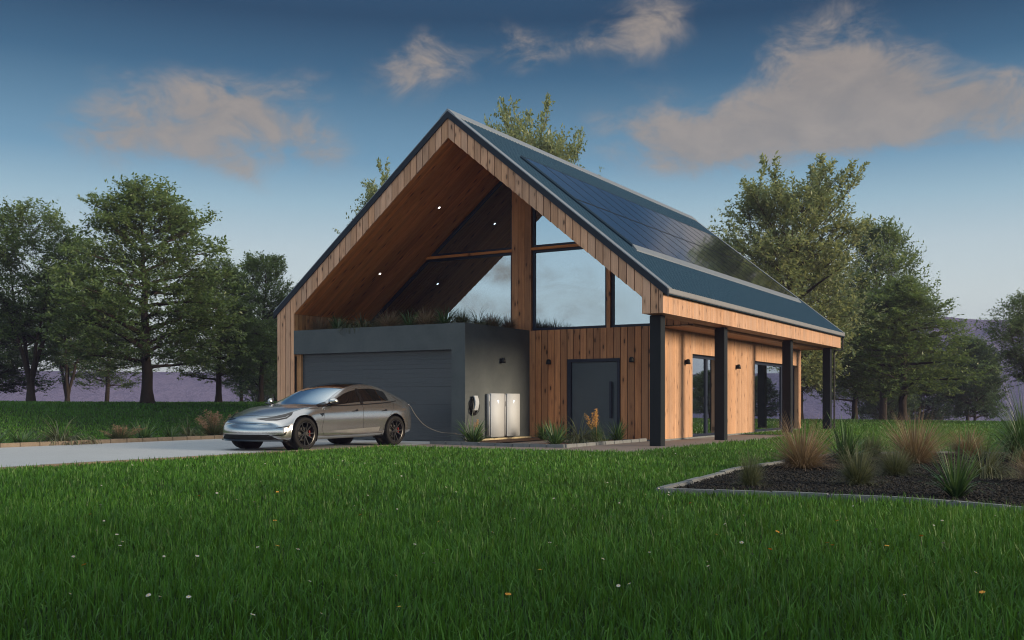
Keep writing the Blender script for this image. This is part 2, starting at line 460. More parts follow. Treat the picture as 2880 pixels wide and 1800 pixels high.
# --- timber portal of the gable
bm = bmesh.new()
def barge_lo(u):
    if u < UL: return 0.02
    if u > -0.5251: return ZB
    return z_soff(u)
board_front(bm, -W_, 0.0, 0.205, barge_lo, z_wood, 0.0, th=0.03, org=RU-0.205*29, cuts=(UL, -0.5251, RU))
hp('gable_cladding', bm, M['barge'])
bm = bmesh.new()                                    # structural core of walls and roof
prism(bm, [(-W_+0.03, 0.0), (UL-0.03, 0.0), (UL-0.03, z_soff(UL-0.03)+0.04), (RU, 8.0323+0.04), (-0.50, z_soff(-0.50)+0.04), (-0.50, ZB+0.03), (-0.03, ZB+0.03), (-0.03, z_wood(-0.03)-0.004),
           (RU, z_wood(RU)-0.004), (-W_+0.03, z_wood(-W_+0.03)-0.004)], 'v', 0.0302, L_-0.03)
hp('frame', bm, M['dark'])
bm = bmesh.new()                                    # left outer wall, seen edge-on
board_front(bm, 0.03, L_, 0.205, lambda v: 0.02, lambda v: z_wood(-W_)-0.02, -W_+0.03, face='u')
hp('wall', bm, M['barge'])
bm = bmesh.new()                                    # inner face of the left wall above the garage
board_front(bm, 0.031, VW+0.2, 0.16, lambda v: 2.4, lambda v: z_soff(UL)-0.004, UL+0.0, th=0.02, face='u')
hp('wall', bm, M['inner_side'])
# --- sloped ceiling: boards run up the slope
bm = bmesh.new()
v = 0.031
while v < VW+0.2:
    b = min(v+0.145, VW+0.2)
    for (ua, ub) in ((UL, RU), (RU, -0.5251)):
        hexa(bm, [(ua, v+.006, z_soff(ua)), (ub, v+.006, z_soff(ub)), (ub, b-.006, z_soff(ub)), (ua, b-.006, z_soff(ua)),
                  (ua, v+.003, z_soff(ua)+.02), (ub, v+.003, z_soff(ub)+.02), (ub, b-.003, z_soff(ub)+.02), (ua, b-.003, z_soff(ua)+.02)])
    v = b
hp('ceiling', bm, M['soffit'])
# --- fascia beam of the porch
bm = bmesh.new()
board_front(bm, 0.031, L_, 0.105, lambda v: ZB, lambda v: z_wood(0)-0.01, 0.0, th=0.025, gap=0.006, face='u')
hp('fascia', bm, M['fascia'])
bm = bmesh.new()
for i in range(5):
    a = -0.5251 + i*0.105
    box(bm, (a+.002, 0.031, ZB+.001), (min(a+0.103, -0.026), L_, ZB+.02))
for i in range(10):
    a = UW - 0.05 + i*0.105
    if a+0.103 > -0.526: break
    box(bm, (a+.002, VW+0.026, 3.095), (a+.103, L_-0.02, 3.115))
box(bm, (-0.545, VW+0.026, 3.096), (-0.527, L_-0.02, ZB+.02))
hp('soffit', bm, M['porch'])
# end board of the beam
bm = bmesh.new()
board_front(bm, -0.5, -0.03, 0.105, lambda u: ZB, lambda u: z_wood(u)-0.01, L_+0.001, th=-0.02)
hp('fascia', bm, M['fascia'])

# --- roof
bm = bmesh.new()
for a, b in ((RU, 0.115), (RU, 2*RU-0.115)):
    for va, vb, dz in ((0.0, L_+0.09, -0.02),):
        hexa(bm, [(a, va, z_roof(a)-.16), (b, va, z_roof(b)-.16), (b, vb, z_roof(b)-.16), (a, vb, z_roof(a)-.16),
                  (a, va, z_roof(a)+dz), (b, va, z_roof(b)+dz), (b, vb, z_roof(b)+dz), (a, vb, z_roof(a)+dz)])
def rib(bm, v, u0, u1, w, h, side):
    zf = z_roof
    p = []
    for u in (u0, u1):
        uu = u if side > 0 else 2*RU-u
        p.append([(uu, v-w/2, zf(uu)-.03), (uu, v-w/4, zf(uu)+h), (uu, v+w/4, zf(uu)+h), (uu, v+w/2, zf(uu)-.03)])
    A = [bm.verts.new(q) for q in p[0]]; B = [bm.verts.new(q) for q in p[1]]
    for i in range(3): bm.faces.new((A[i], A[i+1], B[i+1], B[i])).material_index = 1
    bm.faces.new(B).material_index = 1
v = 0.29
while v < L_-0.12:
    rib(bm, v, RU+0.06, 0.10, 0.050, 0.017, 1); v += 0.165
v = 0.29
while v < L_-0.12:
    rib(bm, v, RU+0.06, 0.10, 0.08, 0.006, -1); v += 0.34
roof = hp('roof', bm, [M['roof'], M['rib']])
for va, vb in ((-0.035, 0.24), (L_-0.09, L_+0.125)):    # pale flashing on the verges and the ridge
    for sgn in (1, -1):
        bm = bmesh.new()
        a, b = RU, (0.128 if sgn > 0 else 2*RU-0.128)
        hexa(bm, [(a, va, z_roof(a)-.015), (b, va, z_roof(b)-.015), (b, vb, z_roof(b)-.015), (a, vb, z_roof(a)-.015),
                  (a, va, z_roof(a)+.012), (b, va, z_roof(b)+.012), (b, vb, z_roof(b)+.012), (a, vb, z_roof(a)+.012)])
        hp('verge_flashing', bm, M['pale'], parent=roof)
bm = bmesh.new()
for sgn in (1, -1):
    a, b = RU, RU + sgn*0.24
    hexa(bm, [(a, -0.033, z_roof(a)-.005), (b, -0.033, z_roof(b)-.005), (b, L_+0.123, z_roof(b)-.005), (a, L_+0.123, z_roof(a)-.005),
              (a, -0.033, z_roof(a)+.045), (b, -0.033, z_roof(b)+.030), (b, L_+0.123, z_roof(b)+.030), (a, L_+0.123, z_roof(a)+.045)])
hp('ridge_cap', bm, M['pale'], parent=roof)
for va, vb in ((-0.032, 0.0299), (L_+0.02, L_+0.118)):    # dark verge edge on both gables
    for sgn in (1, -1):
        bm = bmesh.new()
        a, b = RU, (0.127 if sgn > 0 else 2*RU-0.127)
        hexa(bm, [(a, va, z_wood(a)-.001), (b, va, z_wood(b)-.001), (b, vb, z_wood(b)-.001), (a, vb, z_wood(a)-.001),
                  (a, va, z_roof(a)-.0155), (b, va, z_roof(b)-.0155), (b, vb, z_roof(b)-.0155), (a, vb, z_roof(a)-.0155)])
        hp('verge_trim', bm, M['trim'], parent=roof)
bm = bbox((0.003, 0.031, 3.60), (0.135, L_+0.11, 3.725), 0.012)
hp('gutter', bm, M['gutter'], parent=roof)
bm = bbox((-W_-0.135, 0.031, 3.60), (-W_-0.003, L_+0.11, 3.725), 0.012)
hp('gutter', bm, M['trim'], parent=roof)

# --- downpipe on the last post
bm = bmesh.new()
tube(bm, smooth_path([(0.06, L_+0.06, 3.60), (0.05, L_+0.06, 3.2), (0.02, L_+0.06, 3.08), (-0.16, L_-0.12, 3.05), (-0.21, L_-0.12, 2.95), (-0.21, L_-0.12, 2.4), (-0.21, L_-0.12, 0.02)], 6), 0.035)
for z in (2.2, 0.9):
    box(bm, (-0.262, L_-0.17, z), (-0.165, L_-0.07, z+.03))
hp('downpipe', bm, M['black'])
# --- posts
for v in (0.5275, 5.1343, 11.8642, 17.36):
    bm = bbox((-0.2764-0.2839, v, 0.0), (-0.2764, v+0.2839, ZB-.001), 0.006)
    hp('post', bm, M['black'])

# --- front wall under the window
DU0, DU1, DZ = -4.269, -2.651, 2.278
bm = bmesh.new()
board_front(bm, UG+0.001, UW, 0.207, lambda u: 0.05, lambda u: 3.13, VW, org=UG-0.02, holes=((DU0, DU1, 0, DZ),))
board_front(bm, -1.60, -0.5251, 0.207, lambda u: 3.131, lambda u: z_soff(u)-0.002, VW, org=-1.5)
hp('wall', bm, M['wall_front'])
bm = bmesh.new()                                    # cores behind boards
box(bm, (UG-0.2, VW+0.0225, 0.0), (DU0, VW+0.2, 3.125)); box(bm, (DU1, VW+0.0225, 0.0), (UW-0.0225, VW+0.2, 3.125))
box(bm, (DU0, VW+0.0225, DZ), (DU1, VW+0.2, 3.125))
SD = [(5.958, 8.52, 0.052, 2.473), (11.919, 17.395, 0.052, 2.480)]
prev = VW+0.201
for a, b, z0, z1 in SD:
    box(bm, (UW-0.2, prev, 0.0), (UW-0.0225, a-0.001, 3.09)); box(bm, (UW-0.2, a-.001, z1), (UW-0.0225, b+.001, 3.09)); box(bm, (UW-0.2, a-.001, 0.0), (UW-0.0225, b+.001, 0.045)); prev = b+.001
box(bm, (UW-0.2, prev, 0.0), (UW-0.0225, L_-0.06, 3.09))
box(bm, (-W_+0.1, L_-0.055, 0.0), (UW-0.001, L_-0.032, 3.09))
box(bm, (UL+0.02, VW+0.26, 3.13), (-0.53, VW+0.28, 3.2))
hp('frame', bm, M['dark'])
bm = bmesh.new()
board_front(bm, VW, L_-0.05, 0.128, lambda v: 0.051, lambda v: 3.094, UW, gap=0.006, face='u', holes=[(a, b, 0, z1) for a, b, z0, z1 in SD])
hp('wall', bm, M['wall_side'])
for a, b, z0, z1 in SD:                             # reveals of the side openings
    for c_, d_ in ((b+0.0005, b+0.02), (a-0.02, a-0.0005)):
        bm = bmesh.new(); box(bm, (UW-0.30, c_, 0.052), (UW-0.0225, d_, z1)); hp('reveal', bm, M['wall_side'])
bm = bmesh.new()                                    # back gable
board_front(bm, -W_+0.05, UW, 0.3, lambda u: 0.05, lambda u: z_soff(u) if u < -0.6 else 3.1, L_-0.006, th=-0.02)
hp('wall', bm, M['barge'])
# --- plinth
for xa, xb in ((UG+0.03, DU0-.002), (DU1+.002, UW)):
    bm = bmesh.new(); box(bm, (xa, VW-0.012, 0.0), (xb, VW+0.02, 0.049)); hp('plinth', bm, M['grey_stone'])
bm = bmesh.new()
x = VW
while x < L_-0.1:
    b = min(x+0.45, L_-0.06); box(bm, (UW-0.02, x, 0.0), (UW+0.014, b-.006, 0.0505)); x = b
hp('plinth', bm, M['grey_stone'])
bm = bmesh.new()
x = 0.35
while x < 3.2:
    box(bm, (UG+0.002, x, 0.0), (UG+0.07, x+0.33, 0.085)); x += 0.338
hp('plinth', bm, M['brick'], label='row of pale bricks at the foot of the garage side wall')

# --- garage box
FD = 0.30
bm = bmesh.new()
box(bm, (UL+0.001, -0.001, 2.455), (UG, FD, ZG))                 # lintel
box(bm, (-5.946, -0.001, 0.0), (UG, FD, 2.455))                  # jamb
box(bm, (UG-0.25, FD, 0.0), (UG, VW-0.001, ZG))                  # side wall
box(bm, (UL+0.021, FD, 2.90), (UG-0.25, VW+0.02, 3.02))
bmesh.ops.remove_doubles(bm, verts=bm.verts, dist=1e-5)
hp('garage_wall', bm, M['render'])
bm = bmesh.new(); box(bm, (UL+0.022, FD+0.001, 3.0205), (UG-0.251, VW+0.02, 3.10))
hp('roof_soil', bm, M['mulch'])
# sectional door
bm = bmesh.new()
nb = 5; z0 = 0.02; hh = (2.455-z0)/nb
for i in range(nb):
    za, zb = z0+i*hh, z0+(i+1)*hh
    for j in range(4):
        a, b = za+j*hh/4, za+(j+1)*hh/4
        box(bm, (-11.30, 0.20 if j < 3 else 0.20, a+(0.004 if j == 0 else 0.0008)), (-5.947, 0.24, b-0.0008))
gd = hp('garage_door', bm, M['garage_door'])
bm = bmesh.new()
for i in range(1, nb): box(bm, (-11.30, 0.232, z0+i*hh-0.01), (-5.947, 0.2395, z0+i*hh+0.01))
box(bm, (-11.3, 0.2405, 0.0), (-5.947, 0.26, 2.455)); box(bm, (-11.30, 0.195, 0.0), (-5.947, 0.26, 0.019))
hp('seal', bm, M['black'], parent=gd)
bm = bmesh.new()
box(bm, (UL+0.001, 0.12, 0.0), (-11.301, 0.29, 2.4545))
hp('door_jamb', bm, M['inner_side'])

# --- front door
bm = bmesh.new()
f = 0.107
box(bm, (DU0, VW-0.03, 0.0), (DU0+f, VW+0.12, DZ)); box(bm, (DU1-f*0.75, VW-0.03, 0.0), (DU1, VW+0.12, DZ))
box(bm, (DU0+f, VW-0.03, DZ-0.085), (DU1-f*0.75, VW+0.12, DZ))
hp('door_frame', bm, M['frame'])
bm = bbox((DU0+f+.004, VW+0.035, 0.03), (DU1-f*0.75-.004, VW+0.09, DZ-0.089), 0.004, 1)
dr = hp('door', bm, M['door'])
bm = bbox((-2.955, VW-0.05, 0.62), (-2.885, VW-0.01, 1.638), 0.006)
box(bm, (-2.935, VW-0.011, 0.72), (-2.905, VW+0.036, 0.75)); box(bm, (-2.935, VW-0.011, 1.50), (-2.905, VW+0.036, 1.53))
hp('handle', bm, M['frame'], parent=dr)

# --- big gable window: timber column, rails and panes
bm = bmesh.new()
for i in range(3):
    a = -6.118 + i*0.2183
    hexa(bm, [(a+.003, VW, 3.1302), (a+.2153, VW, 3.1302), (a+.2153, VW+0.16, 3.1302), (a+.003, VW+0.16, 3.1302),
              (a+.003, VW, z_soff(a+.003)-.003), (a+.2153, VW, z_soff(a+.2153)-.003), (a+.2153, VW+0.16, z_soff(a+.2153)-.003), (a+.003, VW+0.16, z_soff(a+.003)-.003)])
hp('column', bm, M['wall_front'])
for a, b in ((-9.25, -6.119), (-5.462, -2.95)):
    bm = bmesh.new(); box(bm, (a, VW+0.004, 5.462), (b, VW+0.16, 5.535)); hp('beam', bm, M['soffit'])
bm = bmesh.new()
hexa(bm, [(-3.063, VW+0.004, 3.1305), (-2.955, VW+0.004, 3.1305), (-2.955, VW+0.16, 3.1305), (-3.063, VW+0.16, 3.1305),
          (-3.063, VW+0.004, 5.461), (-2.955, VW+0.004, 5.461), (-2.955, VW+0.16, 5.461), (-3.063, VW+0.16, 5.461)])
hp('mullion', bm, M['wall_front'])
def clip_poly(u0, u1, z0, z1, top):
    """rectangle cut by the sloped ceiling (top=None: no upper limit but the ceiling)"""
    pts = []
    N = 60
    us = [u0 + (u1-u0)*i/N for i in range(N+1)]
    if u0 < RU < u1: us = sorted(us+[RU])
    hi = [min(z_soff(u)-0.012, z1) for u in us]
    lowr = [(u, z0) for u in us if z_soff(u)-0.012 > z0+.02]
    upr = [(u, h) for u, h in zip(us, hi) if h > z0+.02]
    # drop collinear points
    def simp(p):
        out = [p[0]]
        for i in range(1, len(p)-1):
            a, b, c = out[-1], p[i], p[i+1]
            if abs((b[0]-a[0])*(c[1]-a[1])-(b[1]-a[1])*(c[0]-a[0])) > 1e-7: out.append(b)
        out.append(p[-1]); return out
    return simp([lowr[0], lowr[-1]] if lowr else []) + simp(upr)[::-1]
def inset(poly, d):
    n = len(poly); out = []
    area = sum(poly[i][0]*poly[(i+1)%n][1]-poly[(i+1)%n][0]*poly[i][1] for i in range(n))
    sg = 1 if area > 0 else -1
    for i in range(n):
        p0, p1, p2 = Vector(poly[i-1]), Vector(poly[i]), Vector(poly[(i+1)%n])
        e1, e2 = (p1-p0).normalized(), (p2-p1).normalized()
        n1, n2 = Vector((-e1.y, e1.x))*sg, Vector((-e2.y, e2.x))*sg
        b = n1+n2
        k = d/max(0.25, (1+n1.dot(n2)))
        out.append(tuple(p1 + b*k))
    return out
def window(poly, v, fw, name='window', depth=0.08):
    inn = inset(poly, fw); n = len(poly)
    bm = bmesh.new()
    for i in range(n):
        a, b, c, d = poly[i], poly[(i+1)%n], inn[(i+1)%n], inn[i]
        hexa(bm, [(a[0], v, a[1]), (b[0], v, b[1]), (b[0], v+depth, b[1]), (a[0], v+depth, a[1]),
                  (d[0], v, d[1]), (c[0], v, c[1]), (c[0], v+depth, c[1]), (d[0], v+depth, d[1])])
    w = hp(name, bm, M['frame'])
    bm = bmesh.new(); prism(bm, inset(poly, fw-0.012), 'v', v+0.045, v+0.065)
    hp('pane', bm, M['glass'], parent=w)
    return w
VG = VW+0.075
for rect in ((UL+0.025, -6.12, 3.131, 5.461), (UL+0.025, -6.12, 5.536, 9), (-5.461, -3.064, 3.131, 5.461), (-5.461, -3.0, 5.536, 9), (-2.954, -1.601, 3.131, 5.461)):
    window(clip_poly(*rect, None), VG, 0.075)

# --- glazed openings in the side wall
for k, (a, b, z0, z1) in enumerate(SD):
    u = UW-0.14
    bm = bmesh.new(); fw = 0.06
    box(bm, (u-.08, a, z1-0.10), (u, b, z1-.001)); box(bm, (u-.08, a, z0-.005), (u+.03, b, z0+0.06))
    box(bm, (u-.08, a, z0+.06), (u, a+fw, z1-0.10)); box(bm, (u-.08, b-fw, z0+.06), (u, b, z1-0.10))
    mids = [(a+b)/2+0.29] if k == 0 else [a+3.75]
    for m_ in mids: box(bm, (u-.085, m_-0.09, z0+.06), (u+.004, m_+0.09, z1-0.10))
    w = hp('sliding_door' if k == 0 else 'window', bm, M['frame'])
    e = [a+fw] + sum([[m_-0.09, m_+0.09] for m_ in mids], []) + [b-fw]
    for i in range(0, len(e), 2):
        bm = bmesh.new(); box(bm, (u-.05, e[i]-.01, z0+.05), (u-.03, e[i+1]+.01, z1-0.09))
        hp('pane', bm, M['side_glass'], parent=w)
    if k == 0:
        bm = bmesh.new(); m_ = mids[0]+0.06
        tube(bm, smooth_path([(u+.003, m_, 0.98), (u+.05, m_, 0.99), (u+.055, m_, 1.1), (u+.05, m_, 1.21), (u+.003, m_, 1.22)], 4), 0.012)
        hp('handle', bm, M['black'], parent=w)

# --- solar panels, each mounted on the slope
ORD = ['first', 'second', 'third', 'fourth', 'fifth', 'sixth', 'seventh', 'eighth', 'ninth', 'tenth', 'eleventh', 'twelfth', 'thirteenth', 'last']
slope = math.atan(S); hyp = math.sqrt(1+S*S)
PV0, PV1 = 1.40, 16.85; pw = (PV1-PV0)/14
proto = None
for row, (ua, ub) in enumerate(((-4.60, -3.005), (-2.985, -1.39))):
    for k in range(14):
        v0 = PV0 + k*pw
        loc = HW((ua+ub)/2, v0+pw/2, z_roof((ua+ub)/2)+0.055)
        lw = (ub-ua)*hyp
        if proto is None:
            e = thing('solar_panel', 'x', 'solar panel', loc, 0, 'solar panels on the roof slope')
            e.rotation_euler = Matrix.Rotation(-TH, 4, 'Z').to_3x3().__matmul__(Matrix.Rotation(slope, 4, 'Y').to_3x3()).to_euler()
            bm = bbox((-lw/2+.015, -pw/2+.016, 0.0), (lw/2-.015, pw/2-.016, 0.030)); obj('glass', bm, M['solar'], e)
            bm = bmesh.new(); t = .014
            box(bm, (-lw/2+.003, -pw/2+.005, -.04), (-lw/2+.0149, pw/2-.005, .034)); box(bm, (lw/2-.0149, -pw/2+.005, -.04), (lw/2-.003, pw/2-.005, .034))
            box(bm, (-lw/2+.015, -pw/2+.005, -.04), (lw/2-.015, -pw/2+.0159, .034)); box(bm, (-lw/2+.015, pw/2-.0159, -.04), (lw/2-.015, pw/2-.005, .034))
            obj('frame', bm, M['black'], e)
            proto = e
        else:
            e = proto.copy(); COL.objects.link(e); e.location = loc
            for ch in proto.children:
                c = ch.copy(); COL.objects.link(c); c.parent = e
        e['label'] = 'glossy black solar panel, %s from the front gable in the %s row' % (ORD[k], ('upper', 'lower')[row])
# rail below the field
bm = bmesh.new()
a, b = -1.372, -1.25
hexa(bm, [(a, PV0-.06, z_roof(a)+.01), (b, PV0-.06, z_roof(b)+.01), (b, PV1+.06, z_roof(b)+.01), (a, PV1+.06, z_roof(a)+.01),
          (a, PV0-.06, z_roof(a)+.10), (b, PV0-.06, z_roof(b)+.045), (b, PV1+.06, z_roof(b)+.045), (a, PV1+.06, z_roof(a)+.10)])
hp('panel_rail', bm, M['pale'], parent=roof)
bm = bmesh.new()
for va, vb in ((PV0-.06, PV0-.004),):
    a, b = -4.63, -1.373
    hexa(bm, [(a, va, z_roof(a)+.01), (b, va, z_roof(b)+.01), (b, vb, z_roof(b)+.01), (a, vb, z_roof(a)+.01),
              (a, va, z_roof(a)+.06), (b, va, z_roof(b)+.06), (b, vb, z_roof(b)+.10), (a, vb, z_roof(a)+.10)])
hp('panel_rail', bm, M['roof'], parent=roof)

# --- wall lamps
def lamp(u, v, z, face, label):
    rz = -TH + (0 if face == 'v' else PI/2)
    e = thing('wall_lamp', label, 'wall lamp', HW(u, v, z), rz, 'black dome lamps on the house walls')
    bm = bmesh.new(); box(bm, (-.035, -.02, -.03), (.035, -.0005, .05)); box(bm, (-.02, -.06, .0), (.02, -.02, .03))
    obj('bracket', bm, M['black'], e)
    bm = bmesh.new()
    lathe(bm, [(0, .075), (.035, .072), (.055, .05), (.066, .0), (.075, -.07), (.070, -.07), (.06, .0), (.045, .045), (0, .06)], 20, Matrix.Translation((0, -.085, 0)))
    obj('shade', bm, M['black'], e, True)
lamp(UG, 1.779, 2.215, 'u', 'small black dome lamp alone on the dark garage side wall above the batteries')
lamp(-4.846, VW, 2.215, 'v', 'black dome lamp on the timber wall between garage box and front door')
lamp(-2.272, VW, 2.224, 'v', 'black dome lamp on the timber wall between front door and corner post')
lamp(UW, 5.365, 2.221, 'u', 'black dome lamp on the long side wall beside the sliding door, nearest the corner post')
lamp(UW, 9.916, 2.218, 'u', 'black dome lamp on the side wall between the two glazed openings')
# --- downlights in the sloped ceiling
for (u, v, lb) in ((-7.716, 1.99, 'small round lit downlight high in the sloped timber ceiling'), (-9.887, 2.01, 'small round lit downlight low in the sloped timber ceiling above the roof planting')):
    e = thing('downlight', lb, 'downlight', HW(u, v, z_soff(u)), 0, 'downlights in the timber ceiling')
    n = Vector((S, 0, -1)).normalized()
    q = Matrix.Rotation(-TH, 4, 'Z') @ n.to_track_quat('Z', 'Y').to_matrix().to_4x4()
    e.rotation_euler = q.to_euler()
    bm = bmesh.new(); lathe(bm, [(.036, -.01), (.036, .006), (.046, .006), (.046, -.01)], 20); obj('bezel', bm, M['white'], e, False)
    bm = bmesh.new(); lathe(bm, [(0, .003), (.0355, .003), (.0355, -.008), (0, -.008)], 20); obj('lens', bm, M['lamp_lit'], e, False)

# --- batteries on the garage wall
def battery(v0, v1, label):
    e = thing('wall_battery', label, 'home battery', HW(UG, (v0+v1)/2, 0.12), -TH, 'white home batteries on the garage wall')
    w = (v1-v0)/2; h = 1.183
    bm = bbox((0.035, -w+.004, 0.012), (0.155, w-.004, h-.012), 0.008); obj('body', bm, M['shell'], e, True)
    bm = bbox((0.1552, -w, 0), (0.20, w, h), 0.008); obj('cover', bm, M['white'], e, True)
    for z_ in (.1, h-.3):
        bm = bmesh.new(); box(bm, (0.0, -w*.6, z_), (0.0345, w*.6, z_+.1)); obj('bracket', bm, M['black'], e)
    bm = bmesh.new()
    for k in range(5): box(bm, (0.115+.002*k, -w+.0025, .83+.028*k), (0.138+.001*k, -w+.0039, .85+.028*k))
    obj('switch', bm, M['gloss_black'], e)
    bm = bmesh.new(); zc = .955
    prism(bm, [(-.036, zc+.036), (-.03, zc+.018), (-.012, zc+.022), (0, zc-.045), (.012, zc+.022), (.03, zc+.018), (.036, zc+.036), (0, zc+.045)], 'u', 0.2002, 0.2035)
    obj('emblem', bm, M['emblem_lit'], e)
battery(0.987, 1.665, 'tall white wall battery next to the charger cable loop, nearer the driveway')
battery(1.823, 2.501, 'tall white wall battery nearer the front door, deeper in the corner')

# --- charger with coiled cable
ch = thing('wall_charger', 'slim white car charger with black cable coil on the garage side wall', 'car charger', HW(UG, 0.33, 0.85), -TH)
bm = bmesh.new()
prof = []
N = 10
for i in range(N+1):
    t = i/N; z = 0.385*t; d = 0.125 + 0.045*math.sin(PI*t)
    prof.append((d, z))
poly = [(d, z) for d, z in prof] + [(d-.028, z) for d, z in prof[::-1]]
A = [bm.verts.new((p[0], -.085, p[1])) for p in poly]; B = [bm.verts.new((p[0], .085, p[1])) for p in poly]
n = len(poly)
for i in range(n): bm.faces.new((A[i], A[(i+1)%n], B[(i+1)%n], B[i]))
for i in range(N):
    for Q in (A, B): bm.faces.new((Q[i], Q[i+1], Q[n-2-i], Q[n-1-i]))
obj('faceplate', bm, M['white'], ch)
bm = bbox((0.0, -.065, .03), (.122, .065, .36), .02); obj('housing', bm, M['black'], ch, True)
bm = bmesh.new()
rr = random.Random(3)
pts = []
for i in range(6*20+1):
    a = 2*PI*i/20; k = i/20
    pts.append((0.03+.012*k, -.02+(.155+.01*math.sin(k*2.3))*math.cos(a), 0.10+(.195+.018*math.sin(k*1.7))*math.sin(a)))
tube(bm, pts, .010, 6); obj('cable_coil', bm, M['rubber'], ch, True)
bm = bmesh.new(); tube(bm, smooth_path([(0.06, .07, .35), (.13, .13, .2), (.13, .14, .0), (.08, .05, -.12), (.05, -.05, -.13)], 6), .009, 6); obj('cable_loop', bm, M['rubber'], ch, True)

# --- charging cable from charger to car
p = [HW(UG+.06, .27, 1.17), HW(UG+.12, .20, .9), HW(UG+.13, .08, .5), HW(UG+.16, -.10, .22), HW(UG-.05, -.35, .24), HW(-5.52, -.45, .262), HW(-5.88, -.5, .275), HW(-6.13, -.62, .36), HW(-6.32, -.75, .50), HW(-6.50, -.85, .74), HW(-6.60, -.90, .93), HW(-6.66, -.90, 0.985)]
org = p[5].copy(); org.z = 0
cb = thing('charging_cable', 'thin charging cable hanging between the garage corner and the silver car', 'cable', org, 0)
bm = bmesh.new(); tube(bm, [q-org for q in smooth_path(p, 8)], .0105, 8); obj('cord', bm, M['cable'], cb, True)
bm = bmesh.new()
tube(bm, [q-org for q in smooth_path([p[-1], HW(-6.74, -.90, 1.0), HW(-6.86, -.90, .985)], 4)], [.016, .018, .021, .023, .026, .026, .026, .026, .024], 10)
obj('plug', bm, M['white'], cb, True)
CABLE_END = HW(-6.86, -.90, .985)

# ================================================================== ROADS AND EDGINGS
def flat(name, poly, z, m):
    bm = bmesh.new()
    bm.faces.new([bm.verts.new((p[0], p[1], 0)) for p in poly])
    o = obj(name, bm, m, None, False, HW(0, 0, z), -TH)
    return tag(o, kind='structure')
flat('driveway', [(-13.1, -60), (-5.85, -60), (-5.85, 0.19), (-13.1, 0.19)], 0.010, M['drive'])
flat('path', [(-5.85, -2.95), (0.25, -2.95), (0.42, -2.75), (0.42, 10.0), (-1.5, 10.0), (-1.5, 3.40), (-5.50, 3.40), (-5.50, 0.0), (-5.85, 0.0)], 0.006, M['paving'])
def edging(name, pts, w, h, step, m, gap=.008, z0=-.05, frame='house', jit=0.004):
    P = [Vector((*q, 0)) if frame == 'world' else HW(*q) for q in pts]
    dense = []
    if frame == 'world':           # even stones along a curved line
        cum = [0]
        for a, b in zip(P[:-1], P[1:]): cum.append(cum[-1]+(b-a).length)
        n = max(1, round(cum[-1]/step))
        for i in range(n+1):
            t = cum[-1]*i/n; k = 0
            while k < len(cum)-2 and cum[k+1] < t: k += 1
            dense.append(P[k].lerp(P[k+1], (t-cum[k])/max(1e-6, cum[k+1]-cum[k])))
    else:
        for a, b in zip(P[:-1], P[1:]):
            n = max(1, int((b-a).length/step+.5))
            for i in range(n): dense.append(a+(b-a)*(i/n))
        dense.append(P[-1])
    bm = bmesh.new(); r = random.Random(11)
    for i in range(len(dense)-1):
        a, b = dense[i], dense[i+1]; d = (b-a).normalized(); nrm = Vector((-d.y, d.x, 0))*(w/2)
        a2, b2 = a+d*gap/2, b-d*gap/2
        hh = h + r.uniform(-jit, jit)
        q = [a2-nrm, b2-nrm, b2+nrm, a2+nrm]
        t = bmesh.new(); hexa(t, [(*x.xy, z0) for x in q]+[(*x.xy, hh) for x in q])
        bmesh.ops.bevel(t, geom=t.edges[:], offset=.012, segments=2, affect='EDGES')
        me = bpy.data.meshes.new('t'); t.to_mesh(me); t.free(); bm.from_mesh(me); bpy.data.meshes.remove(me)
    o = obj(name, bm, m)
    return tag(o, kind='structure')
edging('kerb', [(-13.2, -40), (-13.2, 0.0)], .2, .11, .5, M['stone'])
edging('kerb', [(-5.76, -30), (-5.76, -3.0)], .16, .05, .5, M['stone'])
edging('kerb', [(-5.76, -2.95), (0.27, -2.95), (0.44, -2.76), (0.44, 10.0), (-1.4, 10.06)], .07, .028, .5, M['grey_stone'])
# beds in front of the house
edging('kerb', [(-5.80, -1.15), (-4.2, -1.35)], .10, .085, .5, M['grey_stone'])
edging('kerb', [(-4.2, -1.35), (-3.2, -1.45), (-1.89, -1.32), (-1.87, 3.33)], .10, .085, .5, M['grey_stone'])
def soil(name, poly, z, m):
    bm = bmesh.new(); bm.faces.new([bm.verts.new((p[0], p[1], 0)) for p in poly])
    return tag(obj(name, bm, m, None, False, HW(0, 0, z), -TH), kind='structure')
soil('soil', [(-5.50, -1.12), (-4.35, -1.28), (-4.40, 3.38), (-5.44, 3.38)], .040, M['redmulch'])
soil('soil', [(-3.3, -1.38), (-1.94, -1.26), (-1.92, 3.38), (-2.62, 3.38)], .042, M['redmulch'])
